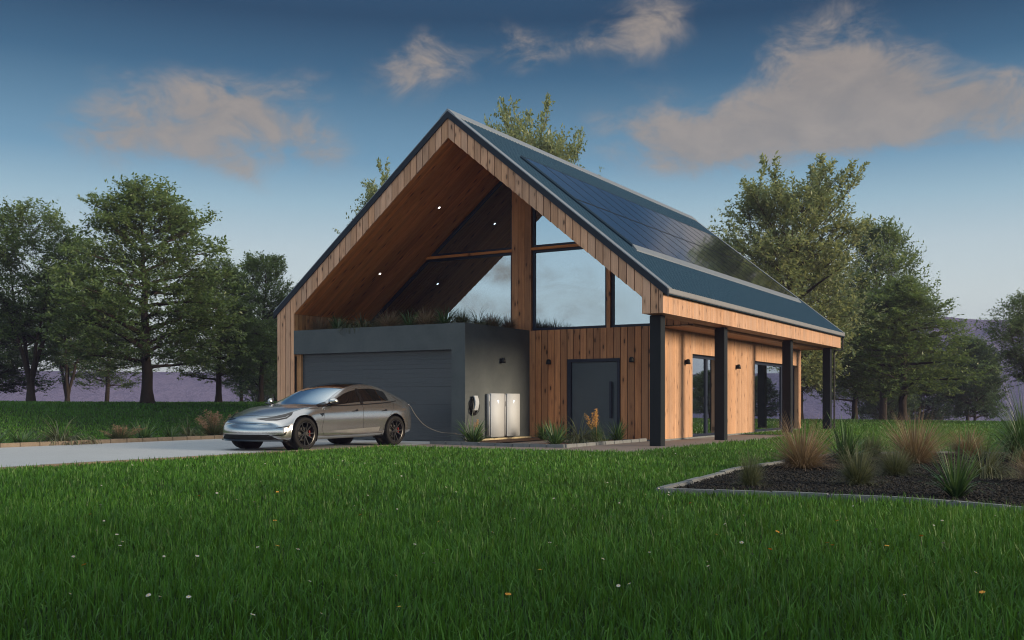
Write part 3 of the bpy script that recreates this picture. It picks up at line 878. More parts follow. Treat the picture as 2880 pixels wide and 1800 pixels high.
# ================================================================== CAR
YAW = 0.555
CARP = Vector((-5.33, 22.66, 0.008))
car = thing('parked_car', 'silver electric sedan parked on the driveway and plugged in at its rear', 'car', CARP, math.atan2(-math.cos(YAW), -math.sin(YAW)))
WB, WR, TRK = 3.13, 0.362, 0.885
xs = [.97, .90, .70, .40, .05, -.26, -.47, -.90, -1.32, -1.66, -2.15, -2.62, -3.02, -3.42, -3.80, -4.02, -4.14]
top = [.605, .69, .775, .86, .935, .975, .995, 1.155, 1.325, 1.455, 1.54, 1.545, 1.485, 1.37, 1.225, 1.155, 1.03]
def prof(tab):   # {station: (y, z)} -> full list by interpolation over x
    ks = sorted(tab); X = [-xs[k] for k in ks]
    return [(float(np.interp(-x, X, [tab[k][0] for k in ks])), float(np.interp(-x, X, [tab[k][1] for k in ks]))) for x in xs]
rail = prof({0: (.55, .59), 1: (.60, .668), 2: (.64, .75), 3: (.68, .838), 4: (.70, .915), 5: (.73, .962), 6: (.825, .968), 7: (.755, 1.115), 8: (.675, 1.29), 9: (.635, 1.405), 10: (.60, 1.488), 11: (.595, 1.488), 12: (.585, 1.42), 13: (.575, 1.30), 14: (.60, 1.17), 15: (.64, 1.105), 16: (.64, .99)})
gtop = prof({0: (.66, .578), 1: (.71, .652), 2: (.76, .738), 3: (.79, .828), 4: (.80, .912), 5: (.815, .962), 6: (.862, .962), 7: (.81, 1.075), 8: (.735, 1.25), 9: (.69, 1.362), 10: (.657, 1.442), 11: (.65, 1.438), 12: (.662, 1.355), 13: (.715, 1.205), 14: (.735, 1.12), 15: (.73, 1.07), 16: (.70, .96)})
belt = prof({0: (.76, .56), 1: (.80, .63), 2: (.845, .715), 3: (.875, .805), 4: (.885, .89), 5: (.885, .945), 6: (.888, .975), 7: (.893, .985), 8: (.897, .993), 9: (.90, 1.003), 10: (.90, 1.022), 11: (.895, 1.045), 12: (.875, 1.075), 13: (.855, 1.095), 14: (.82, 1.07), 15: (.79, 1.035), 16: (.75, .92)})
shou = prof({0: (.86, .50), 1: (.90, .56), 2: (.94, .63), 3: (.968, .715), 4: (.985, .80), 5: (.975, .845), 6: (.965, .868), 8: (.958, .885), 11: (.965, .91), 13: (.985, .925), 14: (.955, .92), 15: (.89, .89), 16: (.83, .80)})
wide = prof({0: (.90, .42), 1: (.945, .46), 2: (.98, .51), 3: (1.0, .57), 4: (1.005, .63), 6: (.992, .66), 9: (.988, .67), 12: (1.0, .69), 13: (1.008, .70), 14: (.985, .70), 15: (.925, .67), 16: (.865, .62)})
low = prof({0: (.90, .33), 1: (.945, .34), 2: (.97, .36), 3: (.985, .39), 4: (.985, .41), 6: (.962, .42), 9: (.958, .43), 12: (.975, .46), 13: (.985, .47), 14: (.965, .47), 15: (.915, .46), 16: (.86, .45)})
sill = prof({0: (.87, .25), 1: (.925, .24), 2: (.955, .25), 4: (.97, .26), 6: (.968, .285), 9: (.966, .29), 12: (.968, .30), 14: (.95, .31), 15: (.90, .34), 16: (.83, .36)})
under = prof({0: (.75, .215), 1: (.82, .20), 4: (.84, .20), 12: (.84, .22), 14: (.82, .25), 15: (.78, .30), 16: (.70, .33)})
ndx = {0: -.06, 1: -.05, 2: -.02, 3: 0, 4: .005, 5: -.015, 6: -.05, 7: -.06, 8: -.065, 9: -.07, 10: -.07}
def line(i, j):
    x = xs[j] + (ndx[i]*(1.0 if j == 0 else .5 if j == 1 else 0))
    if i == 0: return (x, 0.0, under[j][1])
    if i == 10: return (x, 0.0, top[j])
    if i == 9:
        y, z = rail[j]; return (x, y*.55, z*.3+top[j]*.7)
    y, z = (under, sill, low, wide, shou, belt, gtop, rail)[i-1][j]
    return (x, y, z)
def bend(p):
    x, y, z = p; a = abs(y)
    x -= .40*(a**2.4)*float(sstep(-.35, .98, x))
    x += .28*(a**2.6)*float(sstep(-3.35, -4.14, x)) if x < -3.35 else 0
    return (x, y, z)
# windscreen follows a curved base: handled by bending cowl and screen stations too
def bend2(p, i, j):
    x, y, z = bend(p)
    if j in (6, 7, 8, 9) and i >= 6: x -= .16*(abs(y)/.8)**2*(1 if j == 6 else .8 if j == 7 else .55 if j == 8 else .3)
    return (x, y, z)
bm = bmesh.new()
NS = len(xs)
VL = {}
for j in range(NS):
    for i in range(11):
        p = bend2(line(i, j), i, j)
        VL[(i, j, 1)] = bm.verts.new(p)
        VL[(i, j, -1)] = VL[(i, j, 1)] if i in (0, 10) else bm.verts.new((p[0], -p[1], p[2]))
def region(i, j):     # 0 paint 1 windscreen 2 roof glass 3 side glass 4 dark underbody
    if i == 0: return 4
    if i >= 8 and 6 <= j <= 8: return 1
    if i >= 8 and 9 <= j <= 13: return 2
    if i == 6 and 6 <= j <= 11: return 3
    return 0
crl = bm.edges.layers.float.new('crease_edge')
for j in range(NS-1):
    for i in range(10):
        for s in (1, -1):
            q = [VL[(i, j, s)], VL[(i+1, j, s)], VL[(i+1, j+1, s)], VL[(i, j+1, s)]]
            f = bm.faces.new(q if s > 0 else q[::-1]); f.material_index = region(i, j)
for j, sg in ((0, 1), (NS-1, -1)):
    rows = []
    for i in range(1, 9):
        l, r = VL[(i, j, 1)], VL[(i, j, -1)]
        row = [l]
        for t in (.5, 0, -.5):
            if i == 1 and t == 0: row.append(VL[(0, j, 1)]); continue
            if i == 8:
                row.append(VL[(9, j, 1)] if t == .5 else VL[(10, j, 1)] if t == 0 else VL[(9, j, -1)]); continue
            p = line(i, j); pb = bend((p[0], p[1]*t, p[2])); row.append(bm.verts.new(pb))
        row.append(r); rows.append(row)
    for a, b in zip(rows[:-1], rows[1:]):
        for k in range(4):
            f = bm.faces.new((a[k], a[k+1], b[k+1], b[k])); f.material_index = 0
bmesh.ops.recalc_face_normals(bm, faces=bm.faces)
me = bpy.data.meshes.new('cage'); bm.to_mesh(me); bm.free()
tmp = bpy.data.objects.new('cage', me); COL.objects.link(tmp)
mod = tmp.modifiers.new('s', 'SUBSURF'); mod.levels = 3; mod.render_levels = 3
dg = bpy.context.evaluated_depsgraph_get()
me2 = bpy.data.meshes.new_from_object(tmp.evaluated_get(dg))
bpy.data.objects.remove(tmp); bpy.data.meshes.remove(me)
full = bmesh.new(); full.from_mesh(me2)
bvh = BVHTree.FromBMesh(full)
# wheel arches
ARCH = WR+.052
def arch_cut(bm, extra=0.0):
    for cx in (0.0, -WB):
        R = ARCH
        dead = []
        for f in bm.faces:
            if all(abs(v.co.y) > .60 and (v.co.x-cx)**2+(v.co.z-WR)**2 < R*R for v in f.verts): dead.append(f)
        bmesh.ops.delete(bm, geom=dead, context='FACES')
        for v in bm.verts:
            if abs(v.co.y) > .60:
                dx, dz = v.co.x-cx, v.co.z-WR; d = math.hypot(dx, dz)
                if d < R and d > 1e-4: v.co.x = cx+dx/d*R; v.co.z = WR+dz/d*R
arch_cut(full)
def sub(idx):
    b = full.copy()
    bmesh.ops.delete(b, geom=[f for f in b.faces if f.material_index not in idx], context='FACES')
    for f in b.faces: f.material_index = 0
    return b
def cp(name, bm, m, smooth=True, parent=None, label=None):
    o = obj(name, bm, m, parent or car, smooth)
    if label: o['label'] = label
    return o
body = cp('body', sub((0,)), M['paint'])
cp('windscreen', sub((1,)), M['screen_glass'])
cp('glass_roof', sub((2,)), M['carglass'])
cp('side_window', sub((3,)), M['carglass'])
cp('underbody', sub((4,)), M['rubber'])
full.free()
def shoot(a, b, plane, side):
    if plane == 'side': o, d = Vector((a, 2.0*side, b)), Vector((0, -side, 0))
    elif plane == 'front': o, d = Vector((3.0, a, b)), Vector((-1, 0, 0))
    elif plane == 'rear': o, d = Vector((-7.0, a, b)), Vector((1, 0, 0))
    elif plane == 'diag': # from the front corner
        d = Vector((-.72, -.69*side, 0)); r = Vector((-.69*side, .72, 0)); o = Vector((.2, 0, 0)) - d*4 + r*a + Vector((0, 0, b))
    else: o, d = Vector((a, b, 3.0)), Vector((0, 0, -1))
    return bvh.ray_cast(o, d)[:2]
def decal(polys, plane, side=1, off=.004, cuts=5):
    bm = bmesh.new()
    for poly in polys:
        t = bmesh.new()
        t.faces.new([t.verts.new((p[0], p[1], 0)) for p in poly])
        bmesh.ops.triangulate(t, faces=t.faces[:])
        bmesh.ops.subdivide_edges(t, edges=t.edges[:], cuts=cuts, use_grid_fill=True)
        bad = []
        for v in t.verts:
            h, n = shoot(v.co.x, v.co.y, plane, side)
            if h is None: bad.append(v); continue
            v.co = h + n*off
        bmesh.ops.delete(t, geom=bad, context='VERTS')
        me = bpy.data.meshes.new('t'); t.to_mesh(me); t.free(); bm.from_mesh(me); bpy.data.meshes.remove(me)
    return bm
def strips(lines, w=.007):
    out = []
    for ln in lines:
        for (a, b), (c, d) in zip(ln[:-1], ln[1:]):
            L = math.hypot(c-a, d-b); nx, ny = -(d-b)/L*w/2, (c-a)/L*w/2; ex, ey = (c-a)/L*w*.3, (d-b)/L*w*.3
            out.append([(a+nx-ex, b+ny-ey), (c+nx+ex, d+ny+ey), (c-nx+ex, d-ny+ey), (a-nx-ex, b-ny-ey)])
    return out
for s in (1, -1):
    # side glass surround and pillar
    bm = decal([[(-2.03, .995), (-1.93, 1.0), (-1.97, 1.37), (-2.06, 1.378)], [(-.50, .962), (-.80, .967), (-.86, 1.06)]], 'side', s, .005)
    pol = [(-.50, .957), (-1.05, .972), (-1.4, .98), (-1.72, .988), (-2.2, 1.006), (-2.65, 1.028), (-3.05, 1.056), (-3.3, 1.085)]
    b2 = decal(strips([pol], .022), 'side', s, .0045, 3)
    me = bpy.data.meshes.new('t'); b2.to_mesh(me); b2.free(); bm.from_mesh(me); bpy.data.meshes.remove(me)
    cp('window_trim', bm, M['gloss_black'])
    # doors: shut lines
    seams = [[(-.62, .93), (-.60, .75), (-.53, .45), (-.62, .30)], [(-1.98, .985), (-1.94, .75), (-1.95, .32)], [(-3.16, 1.03), (-3.05, .86), (-2.82, .66), (-2.70, .45), (-2.66, .33)], [(-.62, .30), (-1.95, .315), (-2.66, .33)], [(-.10, .905), (-.60, .925)]]
    cp('shut_line', decal(strips(seams, .007), 'side', s, .002, 4), M['rubber'])
    h = []
    for x0 in (-1.75, -2.80):
        h.append([(x0-.02, .890), (x0+.05, .882), (x0+.06, .862), (x0+.18, .852), (x0+.18, .834), (x0-.02, .846)]); h.append([(x0-.02, .885), (x0+.06, .876), (x0+.06, .844), (x0-.02, .844)])
    for q in h: cp('door_handle', decal([q], 'side', s, .006, 3), M['gloss_black']) if h.index(q) % 2 == 0 else None
    cp('fender_vent', decal([[(-.46, .80), (-.62, .815), (-.545, .735)]], 'side', s, .005, 4), M['gloss_black'])
    # lower door crease: its shade painted as a darker silver band
    cp('skirt_shade', decal([[(-.80, .405), (-2.55, .47), (-2.50, .36), (-1.6, .345)]], 'side', s, .003, 7), simple('crease_shade', (0.30, 0.30, 0.30), 0.35, .85))
    # headlight
    hl = [(-.20, .692), (.02, .712), (.20, .742), (.43, .80), (.58, .835), (.56, .78), (.45, .702), (.25, .662), (.02, .660)]
    hb = cp('headlight', decal([[(p[0]*s, p[1]) for p in hl]], 'diag', s, .006, 6), M['gloss_black'])
    cp('light_strip', decal([[(p[0]*s, p[1]) for p in [(-.16, .687), (.02, .674), (.25, .682), (.43, .716), (.50, .76), (.47, .76), (.42, .730), (.25, .697), (.02, .686)]]], 'diag', s, .009, 4), M['chrome'], parent=hb)
    # corner vent of the bumper
    fv = [(.10, .50), (.49, .545), (.40, .36), (.13, .335), (.15, .350), (.38, .375), (.455, .530)]
    cp('bumper_vent', decal([[(p[0]*s, p[1]) for p in q] for q in ([(.22, .505), (.52, .555), (.49, .525), (.20, .492)], [(.475, .535), (.52, .555), (.42, .35), (.385, .355)], [(.05, .335), (.42, .372), (.40, .345), (.06, .315)])], 'diag', s, .006, 4), M['gloss_black'])
    # mirror
    bm = bmesh.new()
    bmesh.ops.create_uvsphere(bm, u_segments=20, v_segments=12, radius=1)
    for v in bm.verts:
        x, y, z = v.co
        z2 = z*(.078 if z > 0 else .06)
        if z < -.55: z2 = -.03
        v.co = (-.90 + x*(.11 if x > 0 else .07) - .03*y*s, s*(.985 if s > 0 else .96) + y*(.105 if s > 0 else .075), 1.075 + z2)
    mi = cp('mirror', bm, M['paint'])
    bm = bmesh.new()
    hexa(bm, [(-.83, s*.84, .985), (-.95, s*.84, .985), (-.95, s*1.09, 1.02), (-.84, s*1.09, 1.02), (-.84, s*.84, 1.0), (-.94, s*.84, 1.0), (-.95, s*1.09, 1.045), (-.82, s*1.09, 1.045)])
    cp('stalk', bm, M['gloss_black'], False, mi)
    # tail light
    cp('tail_light', decal([[(s*.45, .99), (s*.80, 1.0), (s*.80, .93), (s*.62, .92)]], 'rear', 1, .006, 4), simple('tail_glass', (0.10, 0.005, 0.005), 0.15))
# lower grille, splitter, hood lines, emblem
bm = decal([[(-.66, .355), (.66, .355), (.86, .245), (-.86, .245)]], 'front', 1, .006, 7); cp('grille', bm, M['rubber'])
bm = bmesh.new()
ed = [(.93+.035, y) for y in np.linspace(-.93, .93, 25)]
A, B, C2, D2 = [], [], [], []
for x, y in ed:
    xb = bend((.955, y, 0))[0]
    A.append(bm.verts.new((xb+.02, y, .215))); B.append(bm.verts.new((xb-.20, y*.97, .205))); C2.append(bm.verts.new((xb+.005, y, .25))); D2.append(bm.verts.new((xb-.20, y*.97, .24)))
for i in range(24):
    bm.faces.new((A[i], A[i+1], B[i+1], B[i])); bm.faces.new((C2[i], C2[i+1], D2[i+1], D2[i])); bm.faces.new((A[i], A[i+1], C2[i+1], C2[i]))
cp('splitter', bm, M['gloss_black'], False)
bl = [(-.30, .86), (.10, .81), (.38, .74), (.55, .64), (.63, .52), (.68, .35), (.70, .0)]
cp('hood_line', decal(strips([bl, [(a, -b) for a, b in bl]], .008), 'top', 1, .002, 4), M['rubber'])
em = [(.40, -.05), (.392, -.02), (.398, 0), (.392, .02), (.40, .05), (.415, .045), (.408, .014), (.50, .0), (.408, -.014), (.415, -.045)]
cp('emblem', decal([em], 'top', 1, .005, 2), M['chrome'])
bm = decal(strips([[(-.47, .60), (-.50, .15)], [(-.43, .05), (-.52, -.45)]], .016), 'top', 1, .012, 4); cp('wiper', bm, M['rubber'])
pr = [(-.50, -.72), (-.40, -.4), (-.36, 0), (-.40, .4), (-.50, .72)]
cp('cowl_line', decal(strips([pr], .016), 'top', 1, .003, 4), M['gloss_black'])
cp('bumper_line', decal(strips([[(-.70, .565), (-.4, .595), (0, .602), (.4, .595), (.70, .565)]], .006), 'front', 1, .003, 5), M['rubber'])
# charge port flap at the rear wing
bm = bmesh.new(); box(bm, (-4.06, .80, 1.03), (-3.92, .90, 1.04)); cp('charge_flap', bm, M['gloss_black'], False)
bm = decal([[(-3.94, .90), (-4.08, .90), (-4.08, 1.02), (-3.94, 1.02)]], 'side', 1, .006, 3); cp('charge_port', bm, M['gloss_black'])
# wheels
def wheel(cx, side):
    T = Matrix.Translation((cx, side*TRK, WR)) @ Matrix.Rotation(-side*PI/2, 4, 'X')     # z axis points outwards
    bm = bmesh.new(); lathe(bm, [(.05, .02), (.15, .02), (.15, -.02), (.05, -.02)], 32, T, True)
    w = cp('wheel', bm, M['disc'], False)
    bm = bmesh.new(); lathe(bm, [(.268, -.12), (.33, -.125), (.352, -.105), (WR, -.06), (WR, .06), (.352, .105), (.33, .122), (.285, .118), (.268, .108)], 56, T, True); cp('tyre', bm, M['rubber'], True, w)
    bm = bmesh.new(); lathe(bm, [(.2675, -.10), (.2675, .112), (.262, .116), (.252, .112), (.245, .08), (.245, -.10)], 56, T, True)
    lathe(bm, [(0, .085), (.03, .085), (.045, .07), (.045, .02), (0, .02)], 20, T)
    for k in range(5):
        for dl in (-.17, .17):
            a0 = 2*PI*k/5 + .3; a1 = a0 + dl*1.5 + .12*side
            p0 = Vector((math.cos(a0)*.035, math.sin(a0)*.035, .08)); p1 = Vector((math.cos(a1)*.256, math.sin(a1)*.256, .104))
            d = (p1-p0).normalized(); nn = Vector((-d.y, d.x, 0)).normalized()
            q = [p0-nn*.012, p0+nn*.012, p1+nn*.011, p1-nn*.011]
            vs = [T @ Vector((x.x, x.y, x.z-.035)) for x in q]+[T @ Vector((x.x*.997, x.y*.997, x.z)) for x in q]
            hexa(bm, vs)
    cp('rim', bm, M['rim'], False, w)
    bm = bmesh.new()
    AC = PI if side > 0 else 0
    for i in range(8):
        a, b = AC-.35+i*.09, AC-.35+(i+1)*.09
        q = [(math.cos(a)*.16, math.sin(a)*.16), (math.cos(b)*.16, math.sin(b)*.16), (math.cos(b)*.205, math.sin(b)*.215), (math.cos(a)*.205, math.sin(a)*.215)]
        f = -1 if True else 1
        hexa(bm, [T @ Vector((x*1, y*1, -.03)) for x, y in q]+[T @ Vector((x, y, .045)) for x, y in q])
    cp('caliper', bm, M['caliper'], False, w)
    # dark liner of the arch
    bm = bmesh.new(); n = 24; rings = []
    for i in range(n+1):
        a = -0.45 + (PI+.9)*i/n
        rings.append([bm.verts.new((cx+math.cos(a)*(ARCH+.004), side*y, max(.19, WR+math.sin(a)*(ARCH+.004)))) for y in (.60, .955)])
    for A, B in zip(rings[:-1], rings[1:]): bm.faces.new((A[0], A[1], B[1], B[0]))
    bm.faces.new([r[0] for r in rings])
    cp('wheel_arch', bm, M['rubber'], False)
for cx in (0, -WB):
    for s in (1, -1): wheel(cx, s)
# ================================================================== TERRAIN
def zt(x, y):
    x = np.asarray(x, dtype=float); y = np.asarray(y, dtype=float)
    u, v = (x-OX)*CT-(y-OY)*ST, (x-OX)*ST+(y-OY)*CT
    z = 1.02*sstep(-14.0, -29.0, u)*sstep(-26, -6, v)
    r = np.hypot(x, y)
    z = z - 5.5*sstep(59, 150, r)
    z = z + .05*np.sin(x*.21+1.3)*np.sin(y*.17)*sstep(36, 48, r)
    return z
RB = [.0, 1.5, 3]
while RB[-1] < 420: RB.append(RB[-1]*1.07+.15)
NA = 180
V = [(0, 0, 0)]
for r in RB[1:]:
    a = np.arange(NA)*2*PI/NA
    X, Y = r*np.cos(a), r*np.sin(a)
    V += list(zip(X, Y, zt(X, Y)))
F = [(0, 1+i, 1+(i+1) % NA) for i in range(NA)]
for k in range(len(RB)-2):
    b = 1+k*NA
    F += [(b+i, b+NA+i, b+NA+(i+1) % NA, b+(i+1) % NA) for i in range(NA)]
tag(obj('ground', (V, F), M['ground'], None, True), kind='structure')

# distant hills, with the violet haze over them mixed into their colour
k = NT('hazed_hill'); n_ = k.noise(k.objco(), .12, 6, .7)
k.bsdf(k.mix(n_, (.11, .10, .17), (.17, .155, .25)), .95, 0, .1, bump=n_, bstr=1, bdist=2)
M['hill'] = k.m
rr = np.random.RandomState(4)
NH = 420
az = np.arange(NH)*2*PI/NH
def ridge(seed, n, amp):
    r_ = np.random.RandomState(seed); h = np.zeros(NH)
    for o in range(1, 7):
        f = n*2**(o-1); ph = r_.rand()*6.28
        w = np.abs(np.sin(az*f/2+ph))if o < 4 else .5+.5*np.sin(az*f+ph)
        h += w*amp/1.75**o
    return h
V = []; F = []
hh = 6 + ridge(9, 9, 22)
# az here: angle from +y to the right; a summit stands to the right of the house
A_ = np.arctan2(np.sin(az), np.cos(az))
hh = np.minimum(hh, 13) * .75 + 13.5*np.exp(-((A_-.43)/.10)**2) + 5*np.exp(-((A_-.50)/.035)**2)+3.5*np.exp(-((A_-.385)/.03)**2)
rows = [(235, 0), (262, .45), (285, .8), (305, 1.0), (340, .6)]
for R, s in rows:
    jt = (rr.rand(NH)-.5)*(.18 if 0 < s < 1 else 0)
    for i in range(NH): V.append((R*math.sin(az[i]), R*math.cos(az[i]), -5.6 + (hh[i]+5.6)*max(0, s+jt[i]*s)))
for k_ in range(len(rows)-1):
    F += [(k_*NH+i, k_*NH+(i+1) % NH, (k_+1)*NH+(i+1) % NH, (k_+1)*NH+i) for i in range(NH)]
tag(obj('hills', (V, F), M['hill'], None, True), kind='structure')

# ================================================================== TREES
def make_tree(seed, H=10.0, R=4.2, stems=1, base=.16, limbs=26, layer=.55, leaf=.17, twig=7, per=16, crown=None, trunk_r=.27, droop=.25, up=.5, mat='leaf', sprays=2200, gap=.25):
    r = random.Random(seed); nr = np.random.RandomState(seed)
    bmv = []; bmf = []
    tw = []                       # twigs: start, direction, length, side scale
    def tub(P, rad, n):
        base_ = len(bmv); P = [Vector(p) for p in P]
        for i, p in enumerate(P):
            d = (P[min(i+1, len(P)-1)]-P[max(i-1, 0)]); d = d.normalized() if d.length > 1e-6 else Vector((0, 0, 1))
            x = d.cross(Vector((.3, .2, .9))); x = x.normalized() if x.length > 1e-3 else Vector((1, 0, 0)); y = d.cross(x)
            for k in range(n): bmv.append(p+(x*math.cos(2*PI*k/n)+y*math.sin(2*PI*k/n))*rad[i])
        for i in range(len(P)-1):
            for k in range(n): bmf.append((base_+i*n+k, base_+i*n+(k+1) % n, base_+(i+1)*n+(k+1) % n, base_+(i+1)*n+k))
    def crownR(t):                # t in 0..1 over the crown height
        if crown: return float(np.interp(t, [c[0] for c in crown], [c[1] for c in crown]))
        return (math.sin(PI*min(1, (t*.88+.12)))**.75)
    axes = []
    for s in range(stems):
        if stems == 1: lean = Vector((r.uniform(-.05, .05), r.uniform(-.05, .05), 0))
        else:
            a = 2*PI*s/stems + r.uniform(-.4, .4); lean = Vector((math.cos(a), math.sin(a), 0))*r.uniform(.14, .34)
        top_ = H*(r.uniform(.80, .97) if stems == 1 or s == 0 else r.uniform(.62, .88))
        P = []; rad = []; N = 12
        start = 0 if stems == 1 else H*.06
        for i in range(N+1):
            t = i/N; z = top_*t
            bendv = lean*(z-start if z > start else 0)*(1 if stems == 1 else min(1, .35+t))
            P.append(Vector((r.uniform(-.05, .05)*H*.1*(t > .1), r.uniform(-.05, .05)*H*.1*(t > .1), z))+bendv)
            rad.append(max(.018, trunk_r*(1 if stems == 1 else .58)*(1-t)**.85+.012)*(1.35 if i == 0 else 1))
        tub(P, rad, 9); axes.append((P, rad, top_))
    if stems > 1: tub([(0, 0, 0), (0, 0, H*.05), (0, 0, H*.11)], [trunk_r*1.3, trunk_r, trunk_r*.8], 10)
    nl = max(6, limbs//stems)
    for P, rad, top_ in axes:
        for i in range(nl):
            h = base + (0.985-base)*((i+r.random()*.8)/nl)**.92
            k = h*(len(P)-1)*min(1, 1)
            k = min(k, len(P)-1.001); f = k-int(k)
            p0 = P[int(k)].lerp(P[int(k)+1], f)
            tc = (p0.z/H-base)/(1-base); tc = min(max(tc, 0), 1)
            L = R*crownR(tc)*r.uniform(.72, 1.12)*(1 if stems == 1 else .66)
            a = i*2.399 + r.uniform(-.5, .5)
            el = (1-tc)*.22 + tc**1.5*1.05*up*1.3 + r.uniform(-.12, .2)
            d = Vector((math.cos(a)*math.cos(el), math.sin(a)*math.cos(el), math.sin(el)))
            Q = [p0]; N = 7
            cur = d.copy()
            for j in range(N):
                flat_ = cur.copy(); 
                cur = (cur + Vector((r.uniform(-.16, .16), r.uniform(-.16, .16), r.uniform(-.10, .13) - layer*.12*(cur.z > .1)))).normalized()
                Q.append(Q[-1]+cur*L/N)
            r0 = min(rad[int(k)]*.62, .035+L*.022)
            tub(Q, [max(.008, r0*(1-j/N)**.8) for j in range(N+1)], 6)
            ns = max(4, int(L*2.4))
            for j in range(ns):
                t = .22+.78*(j+r.random()*.6)/ns
                kk = min(t*N, N-.001); q = Q[int(kk)].lerp(Q[int(kk)+1], kk-int(kk))
                dirL = (Q[int(kk)+1]-Q[int(kk)]).normalized()
                sd = 1 if j % 2 else -1
                ang = sd*r.uniform(.5, 1.15)
                hd = Matrix.Rotation(ang, 3, 'Z') @ dirL
                hd = (hd+Vector((0, 0, r.uniform(-.12, .42)*(1-layer*.5)+.25*up*tc))).normalized()
                l2 = L*(.48*(1-t)+.17)*r.uniform(.7, 1.3)
                S2 = [q, q+hd*l2*.5+Vector((0, 0, r.uniform(0, .06))*1) , q+hd*l2+Vector((0, 0, -droop*.12*l2))]
                tub(S2, [.016, .010, .004], 4)
                for m in range(twig):
                    tt = .15+.85*(m+r.random()*.7)/twig
                    qq = S2[0].lerp(S2[1], tt*2) if tt < .5 else S2[1].lerp(S2[2], tt*2-1)
                    s3 = 1 if m % 2 else -1
                    td = Matrix.Rotation(s3*r.uniform(.3, 1.1), 3, 'Z') @ hd
                    td = (td+Vector((0, 0, r.uniform(-.55, .75)-.1*droop+up*.25*tc))).normalized()
                    tw.append((*qq, *td, r.uniform(.30, .72)*(.65+.35*min(1, L/2.5))))
                tw.append((*S2[2], *hd, .4))
            tw.append((*Q[-1], *cur, .7))
    # sprays that fill the crown's volume, thinned by an uneven field so that sky shows through
    ph = nr.uniform(0, 6.28, 12)
    def field(x, y, z):
        return (np.sin(x*1.9+ph[0]+1.3*np.sin(z*1.1+ph[1]))+np.sin(y*2.1+ph[2]+1.2*np.sin(x*1.3+ph[3]))+np.sin(z*2.6+ph[4]+1.1*np.sin(y*1.2+ph[5])))/3
    m = sprays*3
    tt = nr.rand(m)**.9; aa = nr.uniform(0, 2*PI, m); rr_ = np.sqrt(nr.uniform(.04, 1, m))
    cr = np.array([crownR(t_) for t_ in tt])*R
    lob = 1+.17*np.sin(aa*3+ph[6]+tt*5)+.13*np.sin(aa*5+ph[7]-tt*9)+.10*np.sin(tt*23+ph[8]+aa)
    rad_ = cr*rr_*lob*nr.uniform(.85, 1.08, m)
    x_, y_ = np.cos(aa)*rad_, np.sin(aa)*rad_
    z_ = H*(base+.03+(.95-base)*tt) + .10*H*(1-tt)*(-(rr_**2)*.5) + nr.normal(0, .12, m)
    fl = field(x_, y_, z_)
    keep = (fl > nr.uniform(-.75, gap, m))
    idx = np.nonzero(keep)[0][:sprays]
    el_ = nr.normal(.18, .28, m)+tt*.55*up+(1-rr_)*.35
    ad = aa+nr.normal(0, .55, m)
    D_ = np.stack([np.cos(ad)*np.cos(el_), np.sin(ad)*np.cos(el_), np.sin(el_)], 1)
    SP = np.concatenate([np.stack([x_, y_, z_], 1), D_, nr.uniform(.45, .95, (m, 1))], 1)[idx]
    for q in SP[::3]:
        p_ = Vector(q[0:3]); d_ = Vector(q[3:6]); tub([p_-d_*.55-Vector((0, 0, .12)), p_, p_+d_*q[6]], [.011, .008, .003], 3)
    T = np.concatenate([np.array(tw), SP])
    n = len(T)
    # leaves: alternate along every twig, spread in a plane that lies roughly flat
    t = (np.arange(per)[None, :]+nr.rand(n, per))/per
    st = T[:, None, 0:3]; dr = T[:, None, 3:6]; ln = T[:, None, 6:7]
    pos = st + dr*ln*t[..., None] + nr.normal(0, .022, (n, per, 3))
    side = np.where(np.arange(per) % 2, 1, -1)[None, :, None]
    upv = np.array([0, 0, 1.0])[None, None, :] + nr.normal(0, .42, (n, per, 3))
    sd = np.cross(dr, upv); sd /= np.linalg.norm(sd, axis=2, keepdims=True)+1e-6
    ld = dr*nr.uniform(.25, .9, (n, per, 1)) + sd*side*nr.uniform(.5, 1, (n, per, 1)) + np.array([0, 0, -droop])*nr.uniform(0, 1.2, (n, per, 1))
    ld /= np.linalg.norm(ld, axis=2, keepdims=True)
    nn = upv - ld*np.sum(upv*ld, axis=2, keepdims=True); nn /= np.linalg.norm(nn, axis=2, keepdims=True)
    wd = np.cross(ld, nn)
    sz = leaf*nr.uniform(.65, 1.25, (n, per, 1))
    a = pos; b = pos+ld*sz*.45+wd*sz*.24; c = pos+ld*sz; d = pos+ld*sz*.45-wd*sz*.24
    LV = np.stack([a, b, c, d], axis=2).reshape(-1, 3)
    m = n*per
    tint = np.repeat(np.clip(nr.normal(.5, .2, m) + np.repeat(nr.normal(0, .12, n), per), 0, 1), 4)
    lm = fastmesh('crown', LV, np.arange(4*m), np.arange(m)*4, np.full(m, 4), M[mat], tint)
    tm = bpy.data.meshes.new('trunk'); tm.from_pydata([tuple(v) for v in bmv], [], bmf); tm.materials.append(M['bark'])
    tm.polygons.foreach_set('use_smooth', [True]*len(tm.polygons))
    rr2 = np.hypot(LV[:, 0], LV[:, 1])
    return (tm, lm, float(np.percentile(LV[:, 2], 99.9)), 2*float(np.percentile(rr2, 98)))
